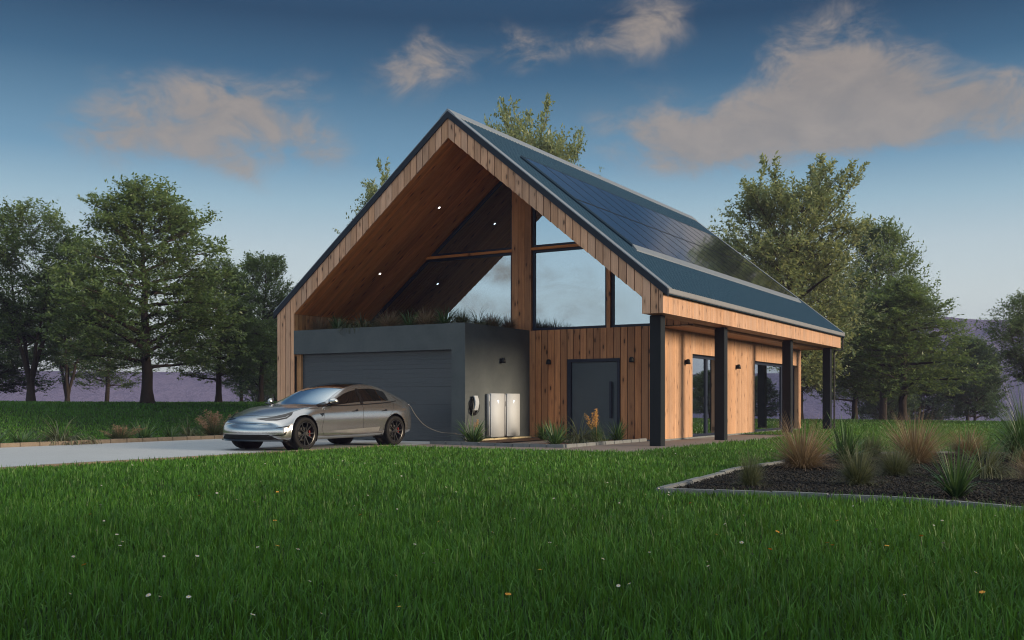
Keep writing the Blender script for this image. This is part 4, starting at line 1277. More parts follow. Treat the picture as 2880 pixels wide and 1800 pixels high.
KIND = {
 'spread': make_tree(3, 10, 4.3, 1, .17, 34, .5, .20, 5, 13, crown=[(0, .66), (.12, 1.0), (.3, 1.0), (.5, .84), (.7, .62), (.88, .36), (1, .14)], trunk_r=.27, sprays=2300, gap=.48),
 'stems': make_tree(8, 10, 3.6, 4, .34, 36, .3, .19, 5, 12, crown=[(0, .40), (.25, .8), (.5, 1.0), (.75, .85), (1, .3)], trunk_r=.24, up=.7, sprays=2000, gap=.42),
 'full': make_tree(15, 10, 4.2, 1, .17, 36, .2, .21, 5, 13, crown=[(0, .5), (.2, .85), (.5, 1.0), (.75, .92), (.92, .70), (1, .36)], trunk_r=.24, up=.7, mat='leaf_pale', sprays=2600, gap=.32),
 'open': make_tree(23, 10, 3.5, 1, .28, 28, .4, .19, 5, 12, crown=[(0, .55), (.2, .9), (.5, .95), (.75, .7), (1, .25)], trunk_r=.2, up=.8, sprays=1900, gap=.35),
 'low': make_tree(31, 10, 6.0, 1, .13, 34, .5, .26, 5, 13, crown=[(0, .8), (.15, 1.0), (.4, .95), (.6, .8), (.8, .55), (1, .2)], trunk_r=.30, mat='leaf_dark', sprays=3000, gap=.2),
}
for k_, v_ in KIND.items(): print('TREE', k_, len(v_[1].polygons), v_[2:])
def tree(kind, x, y, h, wide, label, rz=0, group='trees around the house', name='tree', gz=None):
    tm, lm, H, Wd = KIND[kind]
    z = float(zt(x, y)) - .05 if gz is None else gz
    e = thing(name, label, 'tree', (x, y, z), rz, group)
    e.scale = (wide/Wd, wide/Wd, h/H)
    for nm, me in (('trunk', tm), ('crown', lm)):
        o = bpy.data.objects.new(nm, me); link(o, e)
    return e
for a in (
 ('spread', -16.5, 46, 10.2, 8.9, 'large spreading green tree with thick dark trunk, tallest on the left lawn', .5),
 ('stems', -23.2, 49, 9.7, 6.6, 'tall tree with several thin stems rising from one base near the left edge', 1.1),
 ('spread', -15.3, 53, 7.6, 5.6, 'smaller spreading tree with brown trunk close beside the biggest left tree', 2.6),
 ('open', -14.1, 57, 8.5, 5.2, 'slim tree standing just left of the house, half behind the timber gable', .2),
 ('low', -30.0, 58, 5.6, 7.5, 'low hazy tree at the far left edge behind the many-stemmed tree', 1.9),
 ('open', -19.7, 74, 7.2, 5.0, 'thin hazy tree seen behind the trunk of the biggest left tree', 4.0),
 ('low', -20.5, 88, 9.5, 6.0, 'pale hazy bush-like tree beyond the crest, left of the parked car', .8),
 ('low', -17.4, 71, 6.2, 4.6, 'faded dark tree behind the slim tree at the left corner of the house', 5.0),
 ('stems', -31.5, 72, 10.5, 7, 'hazy tree furthest back at the left edge', 2.2),
 ('full', -6.0, 50, 12.2, 5.2, 'tree behind the house whose tips stick out past the left roof slope', 1.4),
 ('full', 1.2, 52, 16.3, 6.6, 'tallest tree rising behind the roof ridge', 3.3),
 ('full', 13.3, 50, 13.0, 8.3, 'big pale-leaved tree behind the right end of the roof', .9),
 ('open', 24.1, 66, 13.2, 6.7, 'tall open-branched tree behind the dense round tree on the right lawn', 2.0),
 ('spread', 22.3, 58, 8.3, 8.4, 'dense round tree with short trunk standing on the right lawn', 4.1),
 ('stems', 32.0, 62, 8.2, 6.2, 'dark many-stemmed tree at the right edge of the lawn', .4),
 ('full', 17.0, 60, 10.8, 6.6, 'branching tree just right of the last porch post', 5.2),
 ('low', 34.6, 76, 6.8, 5.0, 'faded small tree far off between the round tree and the right edge', .6),
 ('open', 18.0, 78, 10.5, 6.5, 'hazy far tree seen through the porch gap by the last post', 1.2),
 ('spread', 23.6, 70, 9.4, 7.0, 'hazy far tree behind the trunk of the round right tree', 2.9),
 ('open', 27.5, 75, 9.0, 6.0, 'hazy far tree just right of the round right tree trunk', 3.8),
 ('low', 30.8, 84, 7.4, 6.0, 'pale hazy tree further back, right of the round tree', 4.6),
 ('open', 39.5, 88, 9.0, 6.0, 'faded tree far back at the right edge below the hills', 1.0),
 ('stems', 21.5, 90, 11.5, 8, 'palest far tree between the porch post and the round tree', .1),
 ('open', -33.5, 84, 11.0, 7.5, 'tall faded tree furthest left beyond the crest', .7),
 ('open', -13.9, 80, 9.6, 6.0, 'faded far tree just left of the timber corner of the house', 2.4),
 ('low', 36.0, 92, 9.0, 9.5, 'wide faded tree far back right of the round tree', 2.1),
 ('full', 25.0, -7.0, 12.0, 9.0, 'unseen tree added outside the right edge to shade the near lawn', .6),  # this and the next two: unseen trees added to darken the foreground lawn
 ('full', 31.0, -11.5, 13.0, 9.0, 'third unseen tree added outside the right edge to shade the near lawn', 4.0),
 ('spread', 37.0, -9.5, 13.0, 10, 'second unseen tree added outside the right edge to shade the near lawn', 2.6),
 ('low', 39.6, 64, 3.6, 3.6, 'small bushy tree on the lawn beyond the right edge, mirrored in the glazing', 2.2),
 ('low', 29.2, 50.5, 3.0, 3.2, 'small shrubby tree by the right edge, mirrored in the sliding door', .3),
): tree(*a)

# ================================================================== TUFTS AND SHRUBS
def blades(n, h, spread, w, droop, seed, seg=4, hv=.3, core=.12, stiff=0.0):
    r = np.random.RandomState(seed)
    a = r.uniform(0, 2*PI, n); lean = np.arccos(1-r.uniform(0, 1, n)*.88)*1.25*spread
    L = h*(1+r.uniform(-hv, hv, n)); b0 = core*np.sqrt(r.rand(n))
    ca, sa = np.cos(a), np.sin(a)
    base = np.stack([ca*b0*r.uniform(.3, 1, n), sa*b0*r.uniform(.3, 1, n), np.zeros(n)], 1)
    out = np.stack([ca, sa, np.zeros(n)], 1); sd = np.stack([-sa, ca, np.zeros(n)], 1)
    tw = r.normal(0, .5, n)[:, None]; sd2 = sd*np.cos(tw)+out*np.sin(tw)
    pts = []; p = base.copy(); ang = lean*.75
    for k in range(seg+1):
        pts.append(p.copy())
        d = out*np.sin(ang)[:, None] + np.array([[0, 0, 1]])*np.cos(ang)[:, None]
        p = p + d*(L/seg)[:, None]; ang = ang + droop*(lean+.15)*(k+1)/seg*(1-stiff)
    V = []
    for k in range(seg+1):
        ww = w*(1-(k/seg)**1.6)*(.75 if k == 0 else 1)
        if k == seg: V.append(pts[k][:, None, :])
        else: V.append(np.stack([pts[k]-sd2*ww/2, pts[k]+sd2*ww/2], 1))
    V = np.concatenate(V, 1); m = 2*seg+1
    b = np.arange(n)[:, None]*m
    loops = []; tot = []
    for k in range(seg-1): loops.append(b+np.array([[2*k, 2*k+1, 2*k+3, 2*k+2]])); tot.append(4)
    loops.append(b+np.array([[2*seg-2, 2*seg-1, 2*seg]])); tot.append(3)
    lp = np.concatenate(loops, 1).ravel(); totals = np.tile(tot, n)
    starts = np.concatenate([[0], np.cumsum(totals)[:-1]])
    tint = np.repeat(np.clip(r.normal(.5, .22, n), 0, 1), m)
    tint = np.clip(tint + np.tile(np.concatenate([np.repeat(np.linspace(-.15, .12, seg), 2), [.2]]), n), 0, 1)
    return V.reshape(-1, 3), lp, starts, totals, tint
def plume_mesh(n, h, seed, lean=.25, w=.05, dens=90):
    r = np.random.RandomState(seed); V = []; T = []
    st = []
    for i in range(n):
        a = r.uniform(0, 6.28); le = abs(r.normal(0, lean)); hh = h*r.uniform(.72, 1.05)
        d = np.array([math.cos(a)*math.sin(le), math.sin(a)*math.sin(le), math.cos(le)])
        for k in range(dens):
            t = .52+.48*(k+r.rand())/dens; ww = w*math.sin(PI*min(1, (t-.5)*2*.92+.06))**.7
            p = d*hh*t + r.normal(0, ww*.4, 3)
            q = d*.6 + r.normal(0, .6, 3); q /= np.linalg.norm(q)+1e-6
            s = np.cross(q, r.normal(0, 1, 3)); s /= np.linalg.norm(s)+1e-6
            l = r.uniform(.018, .045)*h
            V += [p, p+q*l*.5+s*l*.2, p+q*l, p+q*l*.5-s*l*.2]; T += [r.uniform(.1, .95)]*4
        s = np.array([-math.sin(a), math.cos(a), 0])*.0025
        V += [s*0+[0, 0, 0]-s, s, d*hh*.6+s, d*hh*.6-s]; T += [.5]*4
    V = np.array(V); m = len(V)//4
    return V, np.arange(4*m), np.arange(m)*4, np.full(m, 4), np.array(T)
PROTO = {
 'flax': [fastmesh('flax_plant', *blades(110, .62, .85, .034, .38, s, 4, .3, .10, .2)[:4], M['flax'], blades(110, .62, .85, .034, .38, s, 4, .3, .10, .2)[4]) for s in (1, 2, 3)],
 'tan': [fastmesh('grass_tuft', *blades(1000, .62, 1.0, .0105, .22, s, 4, .35, .10)[:4], M['tan'], blades(1000, .62, 1.0, .0105, .22, s, 4, .35, .10)[4]) for s in (4, 5)],
 'olive': [fastmesh('grass_tuft', *blades(1000, .50, 1.0, .0105, .25, s, 4, .35, .10)[:4], M['olive'], blades(1000, .50, 1.0, .0105, .25, s, 4, .35, .10)[4]) for s in (6, 7)],
 'arch': [fastmesh('grass_tuft', *blades(520, .70, 1.15, .009, 1.5, s, 6, .3, .12)[:4], M['olive'], blades(520, .70, 1.15, .009, 1.5, s, 6, .3, .12)[4]) for s in (8,)],
 'green': [fastmesh('grass_tuft', *blades(800, .75, .85, .010, .65, s, 5, .3, .16)[:4], M['flax'], blades(800, .75, .85, .010, .65, s, 5, .3, .16)[4]) for s in (9,)],
}
PL_P = {'plume': fastmesh('plume', *plume_mesh(26, .8, 3, .30)[:4], M['plume'], plume_mesh(26, .8, 3, .30)[4]),
        'gold': fastmesh('plume', *plume_mesh(6, .95, 5, .16, .045, 120)[:4], M['gold'], plume_mesh(6, .95, 5, .16, .045, 120)[4])}
for k_, f_ in (('flax', 1.5), ('tan', 2.2), ('olive', 2.2), ('arch', 2.0), ('green', 1.8)):
    arg = {'flax': (95, .62, .85, .034, .38, 21, 4, .3, .10, .2), 'tan': (700, .62, 1.0, .0075, .22, 22, 4, .35, .10), 'olive': (700, .50, 1.0, .0075, .25, 23, 4, .35, .10), 'arch': (420, .70, 1.15, .007, 1.5, 24, 6, .3, .12), 'green': (500, .75, .85, .007, .65, 25, 5, .3, .16)}[k_]
    arg = arg[:3]+(arg[3]*f_,)+arg[4:]
    q_ = blades(*arg); PROTO['far_'+k_] = [fastmesh('flax_plant' if k_ == 'flax' else 'grass_tuft', *q_[:4], PROTO[k_][0].materials[0], q_[4])]
HP = {}; WP = {}
for k_, ms in PROTO.items():
    c_ = np.zeros(len(ms[0].vertices)*3); ms[0].vertices.foreach_get('co', c_); c_ = c_.reshape(-1, 3)
    HP[k_] = float(np.percentile(c_[:, 2], 99)); WP[k_] = 2*float(np.percentile(np.hypot(c_[:, 0], c_[:, 1]), 93))
pi = 0
def plant(kind, loc, w, h, label, group, plume=None, ps=1.0):
    global pi; pi += 1
    if group != G1: kind = 'far_'+kind
    if 'far kerb' in group: w *= 1.35; h *= 1.15
    if group == G1: w *= 1.08
    if 'garage roof' in group: w *= 1.2; h *= .95
    me = PROTO[kind][pi % len(PROTO[kind])]; w *= 1.15; h *= 1.25
    cat = 'plant' if kind.endswith('flax') else 'grass tuft'
    nm = 'flax_plant' if kind.endswith('flax') else 'grass_tuft'
    sc_ = (w/WP[kind], w/WP[kind], h/HP[kind])
    if plume is None:
        o = bpy.data.objects.new(nm, me); link(o); o.location = loc; o.rotation_euler = (0, 0, pi*1.7); o.scale = sc_
        return tag(o, label, cat, group)
    e = thing('plumed_grass', label, 'plumed grass', loc, pi*1.7, group)
    o = bpy.data.objects.new('foliage', me); link(o, e); o.scale = sc_
    q = bpy.data.objects.new('plume', PL_P[plume]); link(q, e); q.scale = (w/.6*ps, w/.6*ps, h/.75*ps)
    return e
def Z(x, y, dz=0.05): return (x, y, float(zt(x, y))+dz)
G1 = 'plants in the kerbed bed on the right lawn'
for a in (('olive', 2.88, 12.28, .36, .34, 'small dark round tuft nearest the sharp corner of the kerbed bed'),
          ('tan', 4.43, 15.5, 1.0, .60, 'large tan grass tuft nearest the porch in the kerbed bed'),
          ('flax', 5.65, 17.2, .85, .66, 'broad-bladed green plant between the two big tan tufts'),
          ('olive', 4.25, 12.5, .50, .40, 'round olive tuft in the middle of the black mulch'),
          ('olive', 5.32, 14.1, .55, .33, 'low olive tuft behind the round one, under the second tan tuft'),
          ('tan', 6.67, 16.8, 1.1, .62, 'large tan grass tuft in the middle back of the kerbed bed'),
          ('tan', 8.7, 19.4, .85, .44, 'furthest tan grass tuft at the back edge of the bed'),
          ('flax', 4.76, 10.9, .60, .52, 'big broad-bladed green plant near the front kerb of the bed'),
          ('arch', 6.42, 13.8, .75, .40, 'pale arching tuft behind the broad-bladed plant at the front kerb'),
          ('green', 8.9, 17.6, 1.35, 1.0, 'tallest dark green grass at the right edge of the bed'),
          ('tan', 6.62, 12.75, .62, .40, 'yellowish tuft at the right edge of the picture, in front of the tall green grass'),
          ('olive', 6.72, 19.0, .55, .36, 'dark sprawling tuft half hidden behind the middle green plant')):
    plant(a[0], Z(a[1], a[2], .03), a[3], a[4], a[5], G1)
G2 = 'plants along the far kerb of the driveway'
for a in (('flax', -13.55, -7.9, .60, .36, 'green spiky plant at the left edge of the picture by the driveway kerb', None),
          ('flax', -13.5, -7.2, .52, .30, 'second spiky plant from the left edge by the driveway kerb', None),
          ('arch', -13.75, -6.0, 1.15, .36, 'wide arching grey-green tuft by the driveway kerb', None),
          ('olive', -13.6, -4.3, .62, .30, 'tuft with pinkish feathery plumes between arching tuft and spiky plant', 'plume'),
          ('flax', -13.65, -3.5, .55, .40, 'spiky plant right of the pink plumes by the driveway kerb', None),
          ('flax', -13.65, -2.6, .42, .30, 'smallest spiky plant between two tufts by the driveway kerb', None),
          ('arch', -13.9, -1.75, .62, .36, 'dark arching tuft just left of the car nose', None),
          ('olive', -13.75, -.9, .70, .40, 'tall tuft with grey-pink plumes beside the car nose', 'plume')):
    q = HW(a[1], a[2]); plant(a[0], Z(q.x, q.y, 0), a[3], a[4], a[5], G2, a[6], 1.0 if a[2] < -2 else 1.35)
G3 = 'plants in the beds by the front door'
for a in (('flax', -4.72, -.85, .85, .52, 'broad green plant at the garage corner below the car charger', None),
          ('olive', -5.0, -.2, .34, .36, 'thin tuft with golden seed heads in front of the wall batteries', 'gold'),
          ('flax', -4.45, 2.3, .58, .42, 'small green plant left of the front door at the timber wall', None),
          ('flax', -2.35, -.95, .78, .48, 'largest green plant at the front kerb corner before the door', None),
          ('arch', -2.55, .7, .95, .44, 'fine arching grass right below the front door', None),
          ('green', -2.35, 1.3, .62, .42, 'green tuft with upright golden plumes before the front door', 'gold'),
          ('flax', -2.22, 2.3, .58, .46, 'green plant between front door and corner post', None)):
    plant(a[0], HW(a[1], a[2], .03), a[3], a[4], a[5], G3, a[6], 1.0 if a[2] < 1 else 1.25)
G4 = 'plants on the garage roof'
for a in (('tan', -10.9, .52, .62, .36, 'brownish tuft at the left end of the garage roof', 0), ('flax', -10.2, .45, .50, .40, 'bright green plant second from the left on the garage roof', 0),
          ('arch', -9.4, .55, .95, .38, 'wide green-grey tuft on the garage roof left of the first big brown tuft', 0), ('tan', -8.4, .55, .72, .42, 'big brown tuft below the middle of the gable on the garage roof', 0),
          ('flax', -7.65, .50, .55, .44, 'bright green plant between the two big brown roof tufts', 0), ('tan', -7.1, .5, .68, .42, 'second big brown tuft on the garage roof, between two green plants', 0),
          ('flax', -6.5, .5, .60, .46, 'tallest green plant on the garage roof near its front corner', 0), ('olive', -5.98, .55, .55, .36, 'olive tuft at the front corner of the garage roof', 0),
          ('arch', -5.92, 1.25, .62, .36, 'grey-green tuft on the roof edge above the wall charger', 0), ('tan', -5.90, 1.85, .55, .36, 'brown tuft on the roof edge above the wall lamp', 0),
          ('flax', -5.95, 2.2, .45, .36, 'small green plant on the roof edge before the timber column', 0), ('tan', -5.86, 2.75, .55, .36, 'brown tuft at the foot of the timber column on the garage roof', 0),
          ('green', -10.5, 1.1, .8, .36, 'grassy green tuft in the back row at the left end of the garage roof', 0), ('olive', -9.0, 1.15, .9, .38, 'olive tuft in the back row behind the wide roof tuft', 0), ('green', -7.95, 1.1, .8, .40, 'grassy green tuft in the back row between the big brown roof tufts', 0),
          ('arch', -6.9, 1.2, .9, .38, 'arching tuft in the back row near the front corner of the garage roof', 0)):
    plant(a[0], HW(a[1], a[2], 3.11), a[3], a[4], a[5], G4)

# ================================================================== KERBED BED WITH MULCH
BED = [(1.69, 11.61), (2.66, 11.25), (3.4, 10.85), (3.85, 10.64), (4.21, 10.36), (4.51, 9.93), (4.81, 9.54), (5.5, 8.95), (6.6, 8.5), (8.2, 8.5), (10, 9.4), (11.2, 11.5), (11.8, 14.5), (11.4, 17.5), (10.4, 19.6), (8.9, 20.2), (6.6, 19.8), (5.2, 18.3), (4.44, 16.91), (3.35, 15.2), (2.70, 13.8), (1.69, 11.61)]
def smooth_closed(P, n=6):
    out = [P[0]]
    body_ = P[:-1]
    q = smooth_path([(*p, 0) for p in P], n)
    return [(v.x, v.y) for v in q]
bedline = smooth_closed(BED, 6)
edging('kerb', bedline, .11, .075, .62, M['grey_stone'], frame='world', jit=.006)
bm = bmesh.new(); bm.faces.new([bm.verts.new((p[0], p[1], .035)) for p in BED[:-1]])
tag(obj('soil', bm, M['mulch']), kind='structure')
def inside(px, py, poly):
    c = np.zeros(len(px), bool); n = len(poly)
    for i in range(n):
        x1, y1 = poly[i]; x2, y2 = poly[(i+1) % n]
        cond = ((y1 > py) != (y2 > py)) & (px < (x2-x1)*(py-y1)/(y2-y1+1e-12)+x1)
        c ^= cond
    return c
r = np.random.RandomState(5)
px, py = r.uniform(1.6, 12, 60000), r.uniform(8.4, 20.3, 60000)
ok = inside(px, py, bedline) & (r.rand(60000) < np.clip(1.5-(py-9)/12, .25, 1))
px, py = px[ok], py[ok]; n = len(px)
def chips(px, py, z, s0, s1, r):
    n = len(px); s = r.uniform(s0, s1, (n, 1))
    d = r.normal(0, 1, (n, 3)); d[:, 2] *= .45; d /= np.linalg.norm(d, axis=1, keepdims=True)
    e = np.cross(d, r.normal(0, 1, (n, 3))); e /= np.linalg.norm(e, axis=1, keepdims=True)
    f = np.cross(d, e)
    c = np.stack([px, py, z+r.uniform(0, .012, n)], 1)
    V = np.stack([c+d*s, c+e*s*.5, c-d*s, c-e*s*.5, c+f*s*.25, c-f*s*.25], 1)
    idx = np.array([[0, 1, 4], [1, 2, 4], [2, 3, 4], [3, 0, 4], [1, 0, 5], [2, 1, 5], [3, 2, 5], [0, 3, 5]]).ravel()
    lp = (np.arange(n)[:, None]*6+idx[None]).ravel(); m = n*8
    return V.reshape(-1, 3), lp, np.arange(m)*3, np.full(m, 3), np.repeat(r.rand(n), 6)
c_ = chips(px, py, .04, .012, .032, r)
M['chip'] = leafy('bark_chip', [(.1, (.006, .006, .006)), (.6, (.008, .0075, .007)), (.97, (.030, .026, .022))], .8, .0, nscale=2, spec=.3)
o = bpy.data.objects.new('bark_mulch', fastmesh('bark_mulch', *c_[:4], M['chip'], c_[4])); link(o)
tag(o, 'black bark mulch covering the kerbed bed', 'mulch', kind='stuff')

# ================================================================== LAWN
def lawn_mask(x, y):
    u, v = (x-OX)*CT-(y-OY)*ST, (x-OX)*ST+(y-OY)*CT
    bad = (u > -13.32) & (u < -5.66) & (v < .3)
    bad |= (u > -12.2) & (u < -1.45) & (v >= -.2) & (v < 18)
    bad |= (u > -6) & (u < .46) & (v > -2.99) & (v < 10.1)
    bad |= inside(x, y, bedline)
    return ~bad
def lawn(y0, y1, dens, h, w, seed, side=2.0, seg=3):
    r = np.random.RandomState(seed)
    hw = .504*y1+side; n = int(2*hw*(y1-y0)*dens)
    x = r.uniform(-hw, hw, n); y = r.uniform(y0, y1, n)
    ok = np.abs(x) < .504*y+side; x, y = x[ok], y[ok]
    ok = lawn_mask(x, y); x, y = x[ok], y[ok]; n = len(x)
    cl = np.sin(x*3.1+np.sin(y*2.3)*1.7)*np.sin(y*2.7+np.sin(x*1.9)*2.1)
    cl2 = np.sin(x*.9+1.7*np.sin(y*.55))*np.sin(y*.8+1.2*np.sin(x*.63))
    a = r.uniform(0, 2*PI, n); L = h*(.38+.32*r.rand(n)+.42*(cl*.5+.5)*r.rand(n)+.45*r.rand(n)**5)
    lean = np.abs(r.normal(.22, .34, n)); z = zt(x, y)
    ca, sa = np.cos(a), np.sin(a); out = np.stack([ca, sa, 0*a], 1); sd = np.stack([-sa, ca, 0*a], 1)
    tw = r.uniform(-.9, .9, n)[:, None]; sd = sd*np.cos(tw)+out*np.sin(tw)
    W = (w*r.uniform(.6, 1.25, n))[:, None]
    p0 = np.stack([x, y, z-.01], 1); up = np.array([[0, 0, 1.0]])
    p1 = p0+(up*np.cos(lean*.5)[:, None]+out*np.sin(lean*.5)[:, None])*(L*.5)[:, None]
    p2 = p1+(up*np.cos(lean*1.9)[:, None]+out*np.sin(lean*1.9)[:, None])*(L*.5)[:, None]
    V = np.stack([p0-sd*W*.45, p0+sd*W*.45, p1-sd*W*.42, p1+sd*W*.42, p2], 1).reshape(-1, 3)
    b = np.arange(n)[:, None]*5
    lp = np.concatenate([b+np.array([[0, 1, 3, 2]]), b+np.array([[2, 3, 4]])], 1).ravel()
    tot = np.tile([4, 3], n); st = np.concatenate([[0], np.cumsum(tot)[:-1]])
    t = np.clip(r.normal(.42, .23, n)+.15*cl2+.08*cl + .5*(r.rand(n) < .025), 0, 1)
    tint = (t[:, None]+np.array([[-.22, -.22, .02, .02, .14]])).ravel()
    return V, lp, st, tot, np.clip(tint, 0, 1)
parts = [lawn(3.2, 6.5, 1900, .155, .0082, 1), lawn(6.5, 9.5, 1500, .145, .0095, 2), lawn(9.5, 15, 850, .13, .013, 3), lawn(15, 25, 480, .12, .018, 4, 3), lawn(25, 40, 210, .12, .026, 5, 4), lawn(40, 66, 80, .13, .045, 6, 6)]
off = 0; VV = []; LP = []; TT = []; TI = []
for p in parts:
    VV.append(p[0]); LP.append(p[1]+off); TT.append(p[3]); TI.append(p[4]); off += len(p[0])
tot = np.concatenate(TT)
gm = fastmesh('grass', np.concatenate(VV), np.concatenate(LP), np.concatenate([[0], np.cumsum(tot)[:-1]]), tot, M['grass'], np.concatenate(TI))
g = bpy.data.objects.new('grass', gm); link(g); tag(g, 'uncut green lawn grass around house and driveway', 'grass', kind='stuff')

# flowers in the lawn
def flower_mesh(nm, pm, n, R):
    bm = bmesh.new(); rr_ = random.Random(2)
    for k in range(n):
        a = 2*PI*k/n; w = .30*R
        d = Vector((math.cos(a), math.sin(a), 0)); s = Vector((-d.y, d.x, 0))
        z = rr_.uniform(-.12, .1)*R
        q = [d*R*.2-s*w*.4, d*R*.7-s*w, d*R+Vector((0, 0, z)), d*R*.7+s*w, d*R*.2+s*w*.4]
        bm.faces.new([bm.verts.new(x) for x in q])
    lathe(bm, [(0, R*.2), (R*.2, R*.12), (R*.28, 0), (0, -.02*R)], 10)
    for f in bm.faces: f.material_index = 1 if len(f.verts) != 5 else 0
    tube(bm, [(0, 0, -.001), (.003, .002, -.05), (0, 0, -.11)], .0016, 4)
    for f in list(bm.faces)[-10:]: f.material_index = 2
    me = bpy.data.meshes.new(nm); bm.to_mesh(me); bm.free()
    for m_ in (pm, M['floret'], M['flax']): me.materials.append(m_)
    return me
fm = [flower_mesh('daisy', M['petal'], 13, .011), flower_mesh('daisy', M['petal'], 11, .0135)]
om = flower_mesh('orange_flower', M['orange_petal'], 14, .017)
r = random.Random(12); cnt = 0
def ok_lawn(x, y): return bool(lawn_mask(np.array([x]), np.array([y]))[0])
while cnt < 150:
    y = 4.6 + 17*r.random()**1.35; x = r.uniform(-.49*y, .49*y)
    if not ok_lawn(x, y): continue
    o = bpy.data.objects.new('daisy', fm[cnt % 2]); link(o)
    o.location = (x, y, float(zt(x, y))+.085+r.uniform(-.012, .025)); o.rotation_euler = (r.uniform(-.5, .5), r.uniform(-.5, .5), r.uniform(0, 6)); s = r.uniform(.7, 1.15)*(1+max(0, y-9)*.02); o.scale = (s, s, 1)
    tag(o, 'small white daisy scattered in the lawn grass', 'daisy', 'white daisies in the lawn'); cnt += 1
cnt = 0
while cnt < 24:
    y = 4.6 + 9*r.random()**1.3; x = r.uniform(-.47*y, .47*y)
    if not ok_lawn(x, y): continue
    o = bpy.data.objects.new('orange_flower', om); link(o)
    o.location = (x, y, .08+r.uniform(-.015, .02)); o.rotation_euler = (r.uniform(-.4, .4), r.uniform(-.4, .4), r.uniform(0, 6))
    tag(o, 'small orange flower low in the lawn grass', 'flower', 'orange flowers in the lawn'); cnt += 1
EXPO = 0.9
# ================================================================== SKY, SUN, AIR, CAMERA
SUN_EL, SUN_PHI = math.radians(12.0), math.radians(8.0)
d = Vector((CT, -ST, 0))*math.cos(SUN_PHI) + Vector((ST, CT, 0))*math.sin(SUN_PHI)
sd = Vector((d.x*math.cos(SUN_EL), d.y*math.cos(SUN_EL), math.sin(SUN_EL)))
ld = bpy.data.lights.new('sun', 'SUN'); ld.energy = 3.9; ld.angle = math.radians(18.0); ld.color = (1.0, 0.80, 0.56)
lo = bpy.data.objects.new('sun', ld); COL.objects.link(lo); lo.rotation_euler = sd.to_track_quat('Z', 'Y').to_euler(); lo.location = (40, -15, 30)
w = bpy.data.worlds.new('World'); sc.world = w; w.use_nodes = True
t = w.node_tree; t.nodes.clear()
K = NT.__new__(NT); K.t = t; K.m = None
K.out = t.nodes.new('ShaderNodeOutputWorld')
sky = K.n('ShaderNodeTexSky', sky_type='NISHITA')
sky.sun_disc = False; sky.sun_elevation = SUN_EL
sky.sun_rotation = math.atan2(sd.x, sd.y)
sky.altitude = 100; sky.air_density = 1.0; sky.dust_density = 0.6; sky.ozone_density = 2.0
co = K.n('ShaderNodeTexCoord').outputs['Generated']
sp = K.n('ShaderNodeSeparateXYZ'); K.l(co, sp.inputs[0])
X, Y, Zc = sp.outputs
azn = K.math('ARCTAN2', X, Y)
eln = K.math('ARCSINE', Zc)
# cloud banks: azimuth, elevation, half width, half height, tilt, weight
BL = [(-.31, .262, .085, .038, .05, .95), (-.23, .285, .055, .022, .25, .7), (-.38, .245, .055, .024, .1, .6), (-.20, .25, .05, .028, -.3, .75), (-.26, .222, .035, .02, -.5, .5),
      (-.091, .320, .052, .030, .1, .9), (.006, .328, .032, .024, .0, .8), (.12, .352, .052, .030, .1, .9), (.06, .338, .03, .010, .3, .4),
      (.24, .262, .12, .036, 0, 1.0), (.31, .306, .058, .046, 0, 1.25), (.14, .250, .06, .024, -.1, .7), (.40, .275, .07, .028, -.2, .9), (.30, .245, .12, .018, 0, .8), (.45, .262, .05, .022, -.3, .6),
      (-2.10, .13, .13, .018, .1, .9), (-2.22, .17, .10, .015, .1, .7), (-1.95, .20, .10, .02, -.1, .6), (-2.05, .09, .16, .015, 0, .6), (-2.6, .3, .3, .06, 0, .7), (2.4, .3, .4, .08, 0, .7), (1.3, .35, .3, .06, 0, .6), (-1.2, .4, .3, .06, 0, .6)]
wv = K.comb(K.math('MULTIPLY', azn, 7.0), K.math('MULTIPLY', eln, 13.0), 0.0)
n1 = K.n('ShaderNodeTexNoise'); n1.inputs['Scale'].default_value = 1.0; n1.inputs['Detail'].default_value = 3; K.l(wv, n1.inputs['Vector'])
spn = K.n('ShaderNodeSeparateColor'); K.l(n1.outputs['Color'], spn.inputs[0])
az2 = K.math('ADD', azn, K.math('MULTIPLY', K.math('SUBTRACT', spn.outputs[0], .5), .10))
el2 = K.math('ADD', eln, K.math('MULTIPLY', K.math('SUBTRACT', spn.outputs[1], .5), .05))
acc = None
for a, e, ww, hh_, tl, wt in BL:
    da = K.math('SUBTRACT', az2, a); de = K.math('SUBTRACT', K.math('SUBTRACT', el2, e), K.math('MULTIPLY', da, tl))
    q = K.math('ADD', K.math('POWER', K.math('ABSOLUTE', K.math('DIVIDE', da, ww)), 2.0), K.math('POWER', K.math('ABSOLUTE', K.math('DIVIDE', de, hh_)), 2.0))
    g_ = K.math('MULTIPLY', K.math('EXPONENT', K.math('MULTIPLY', q, -1.0)), wt)
    acc = g_ if acc is None else K.math('ADD', acc, g_)
fb = K.noise(K.comb(K.math('MULTIPLY', azn, 16.0), K.math('MULTIPLY', eln, 26.0), 5.0), 1.0, 10, .66, .45)
fb2 = K.noise(K.comb(K.math('MULTIPLY', azn, 5.0), K.math('MULTIPLY', eln, 11.0), 2.0), 1.0, 5, .6, .5)
nzz = K.math('ADD', K.math('MULTIPLY', K.math('SUBTRACT', fb, .5), 3.2), K.math('MULTIPLY', K.math('SUBTRACT', fb2, .5), 1.4))
den = K.math('ADD', acc, K.math('MULTIPLY', nzz, K.math('MULTIPLY', acc, 1.5, clamp=True)))
cl = K.math('MULTIPLY', K.smooth(den, .14, 1.35), .80)
shade = K.smooth(K.math('ADD', K.math('MULTIPLY', fb, .8), K.math('MULTIPLY', eln, .6)), .35, .75)
ccol = K.mix(shade, (1.10, .98, .90), (1.50, 1.27, 1.09))
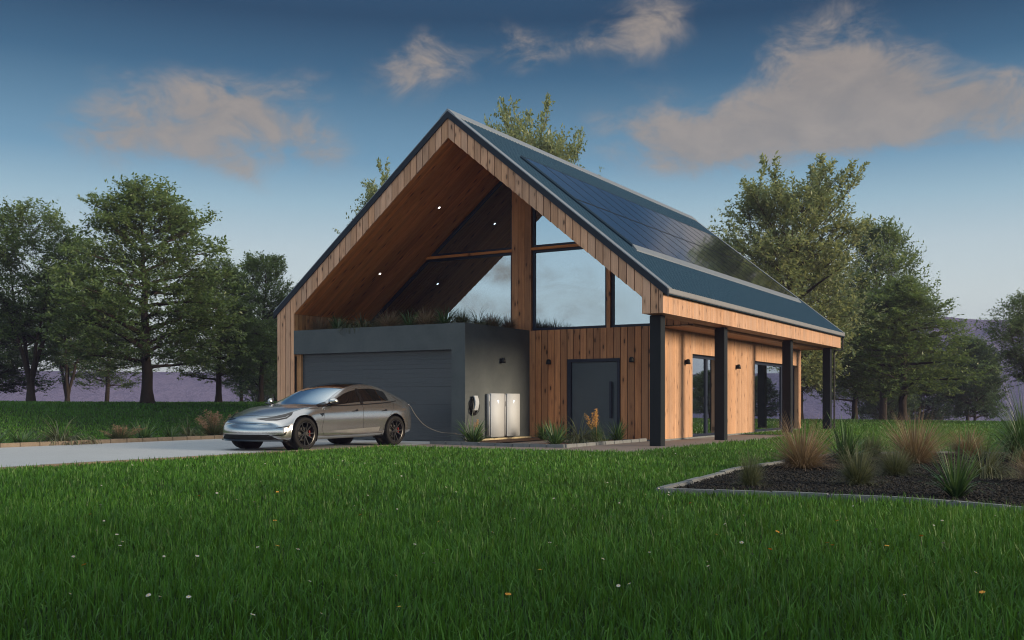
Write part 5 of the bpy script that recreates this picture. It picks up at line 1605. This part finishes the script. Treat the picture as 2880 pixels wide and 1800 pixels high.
back = K.smooth(K.math('MULTIPLY', Y, -1.0), 0.0, .3)
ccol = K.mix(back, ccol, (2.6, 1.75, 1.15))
stops = [(0.0, (226, 234, 234)), (.05, (224, 233, 235)), (.10, (216, 228, 230)), (.146, (196, 214, 222)), (.19, (160, 192, 209)), (.23, (116, 158, 186)), (.31, (60, 101, 133)), (.36, (34, 68, 98)), (.48, (58, 92, 124)), (.62, (120, 148, 170)), (.80, (172, 188, 198)), (1.0, (195, 206, 214))]
lin = lambda c: tuple((((v/255+.055)/1.055)**2.4)/(.15*2**EXPO) for v in c)
grad = K.ramp(eln, [(e_, lin(c_)) for e_, c_ in stops])
skc = K.mix(.965, sky.outputs[0], grad)
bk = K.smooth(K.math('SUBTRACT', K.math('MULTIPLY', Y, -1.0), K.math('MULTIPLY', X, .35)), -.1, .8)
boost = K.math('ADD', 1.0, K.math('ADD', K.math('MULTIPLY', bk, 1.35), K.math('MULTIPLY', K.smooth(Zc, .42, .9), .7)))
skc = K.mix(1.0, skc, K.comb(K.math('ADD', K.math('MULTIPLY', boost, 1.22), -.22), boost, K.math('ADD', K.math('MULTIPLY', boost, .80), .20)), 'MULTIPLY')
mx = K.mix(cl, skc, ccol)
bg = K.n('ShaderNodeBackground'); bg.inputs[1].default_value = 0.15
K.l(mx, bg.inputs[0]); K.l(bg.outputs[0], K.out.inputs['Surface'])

# air
bm = bmesh.new(); box(bm, (-415, -415, -7.0), (415, 415, 22.5))
k = NT('air')
vol = k.n('ShaderNodeVolumePrincipled'); vol.inputs['Color'].default_value = (.17, .165, .28, 1); vol.inputs['Density'].default_value = .0015
vol.inputs['Anisotropy'].default_value = 0.0
k.l(vol.outputs[0], k.out.inputs['Volume'])
hz = obj('haze', bm, k.m); tag(hz, 'pale blue-violet evening haze between the far trees', 'haze', kind='stuff')

cam = bpy.data.cameras.new('camera'); co_ = bpy.data.objects.new('camera', cam); COL.objects.link(co_)
co_.location = (0, 0, 1.05); co_.rotation_euler = (PI/2, 0, 0)
cam.sensor_width = 36; cam.lens = 36*2858.4/2880; cam.shift_y = 232.5/2880
cam.clip_start = .1; cam.clip_end = 4000
sc.camera = co_
sc.view_settings.view_transform = 'Standard'; sc.view_settings.look = 'None'
sc.view_settings.exposure = EXPO; sc.view_settings.gamma = 1.0
cy = sc.cycles
cy.max_bounces = 6; cy.diffuse_bounces = 3; cy.glossy_bounces = 4; cy.transmission_bounces = 3; cy.transparent_max_bounces = 6; cy.volume_bounces = 0
cy.use_denoising = True; cy.filter_width = 1.1
cy.pixel_filter_type = 'BLACKMAN_HARRIS'
try: cy.denoiser = 'OPENIMAGEDENOISE'
except Exception: pass
cy.sample_clamp_indirect = 6.0
sc.render.film_transparent = False
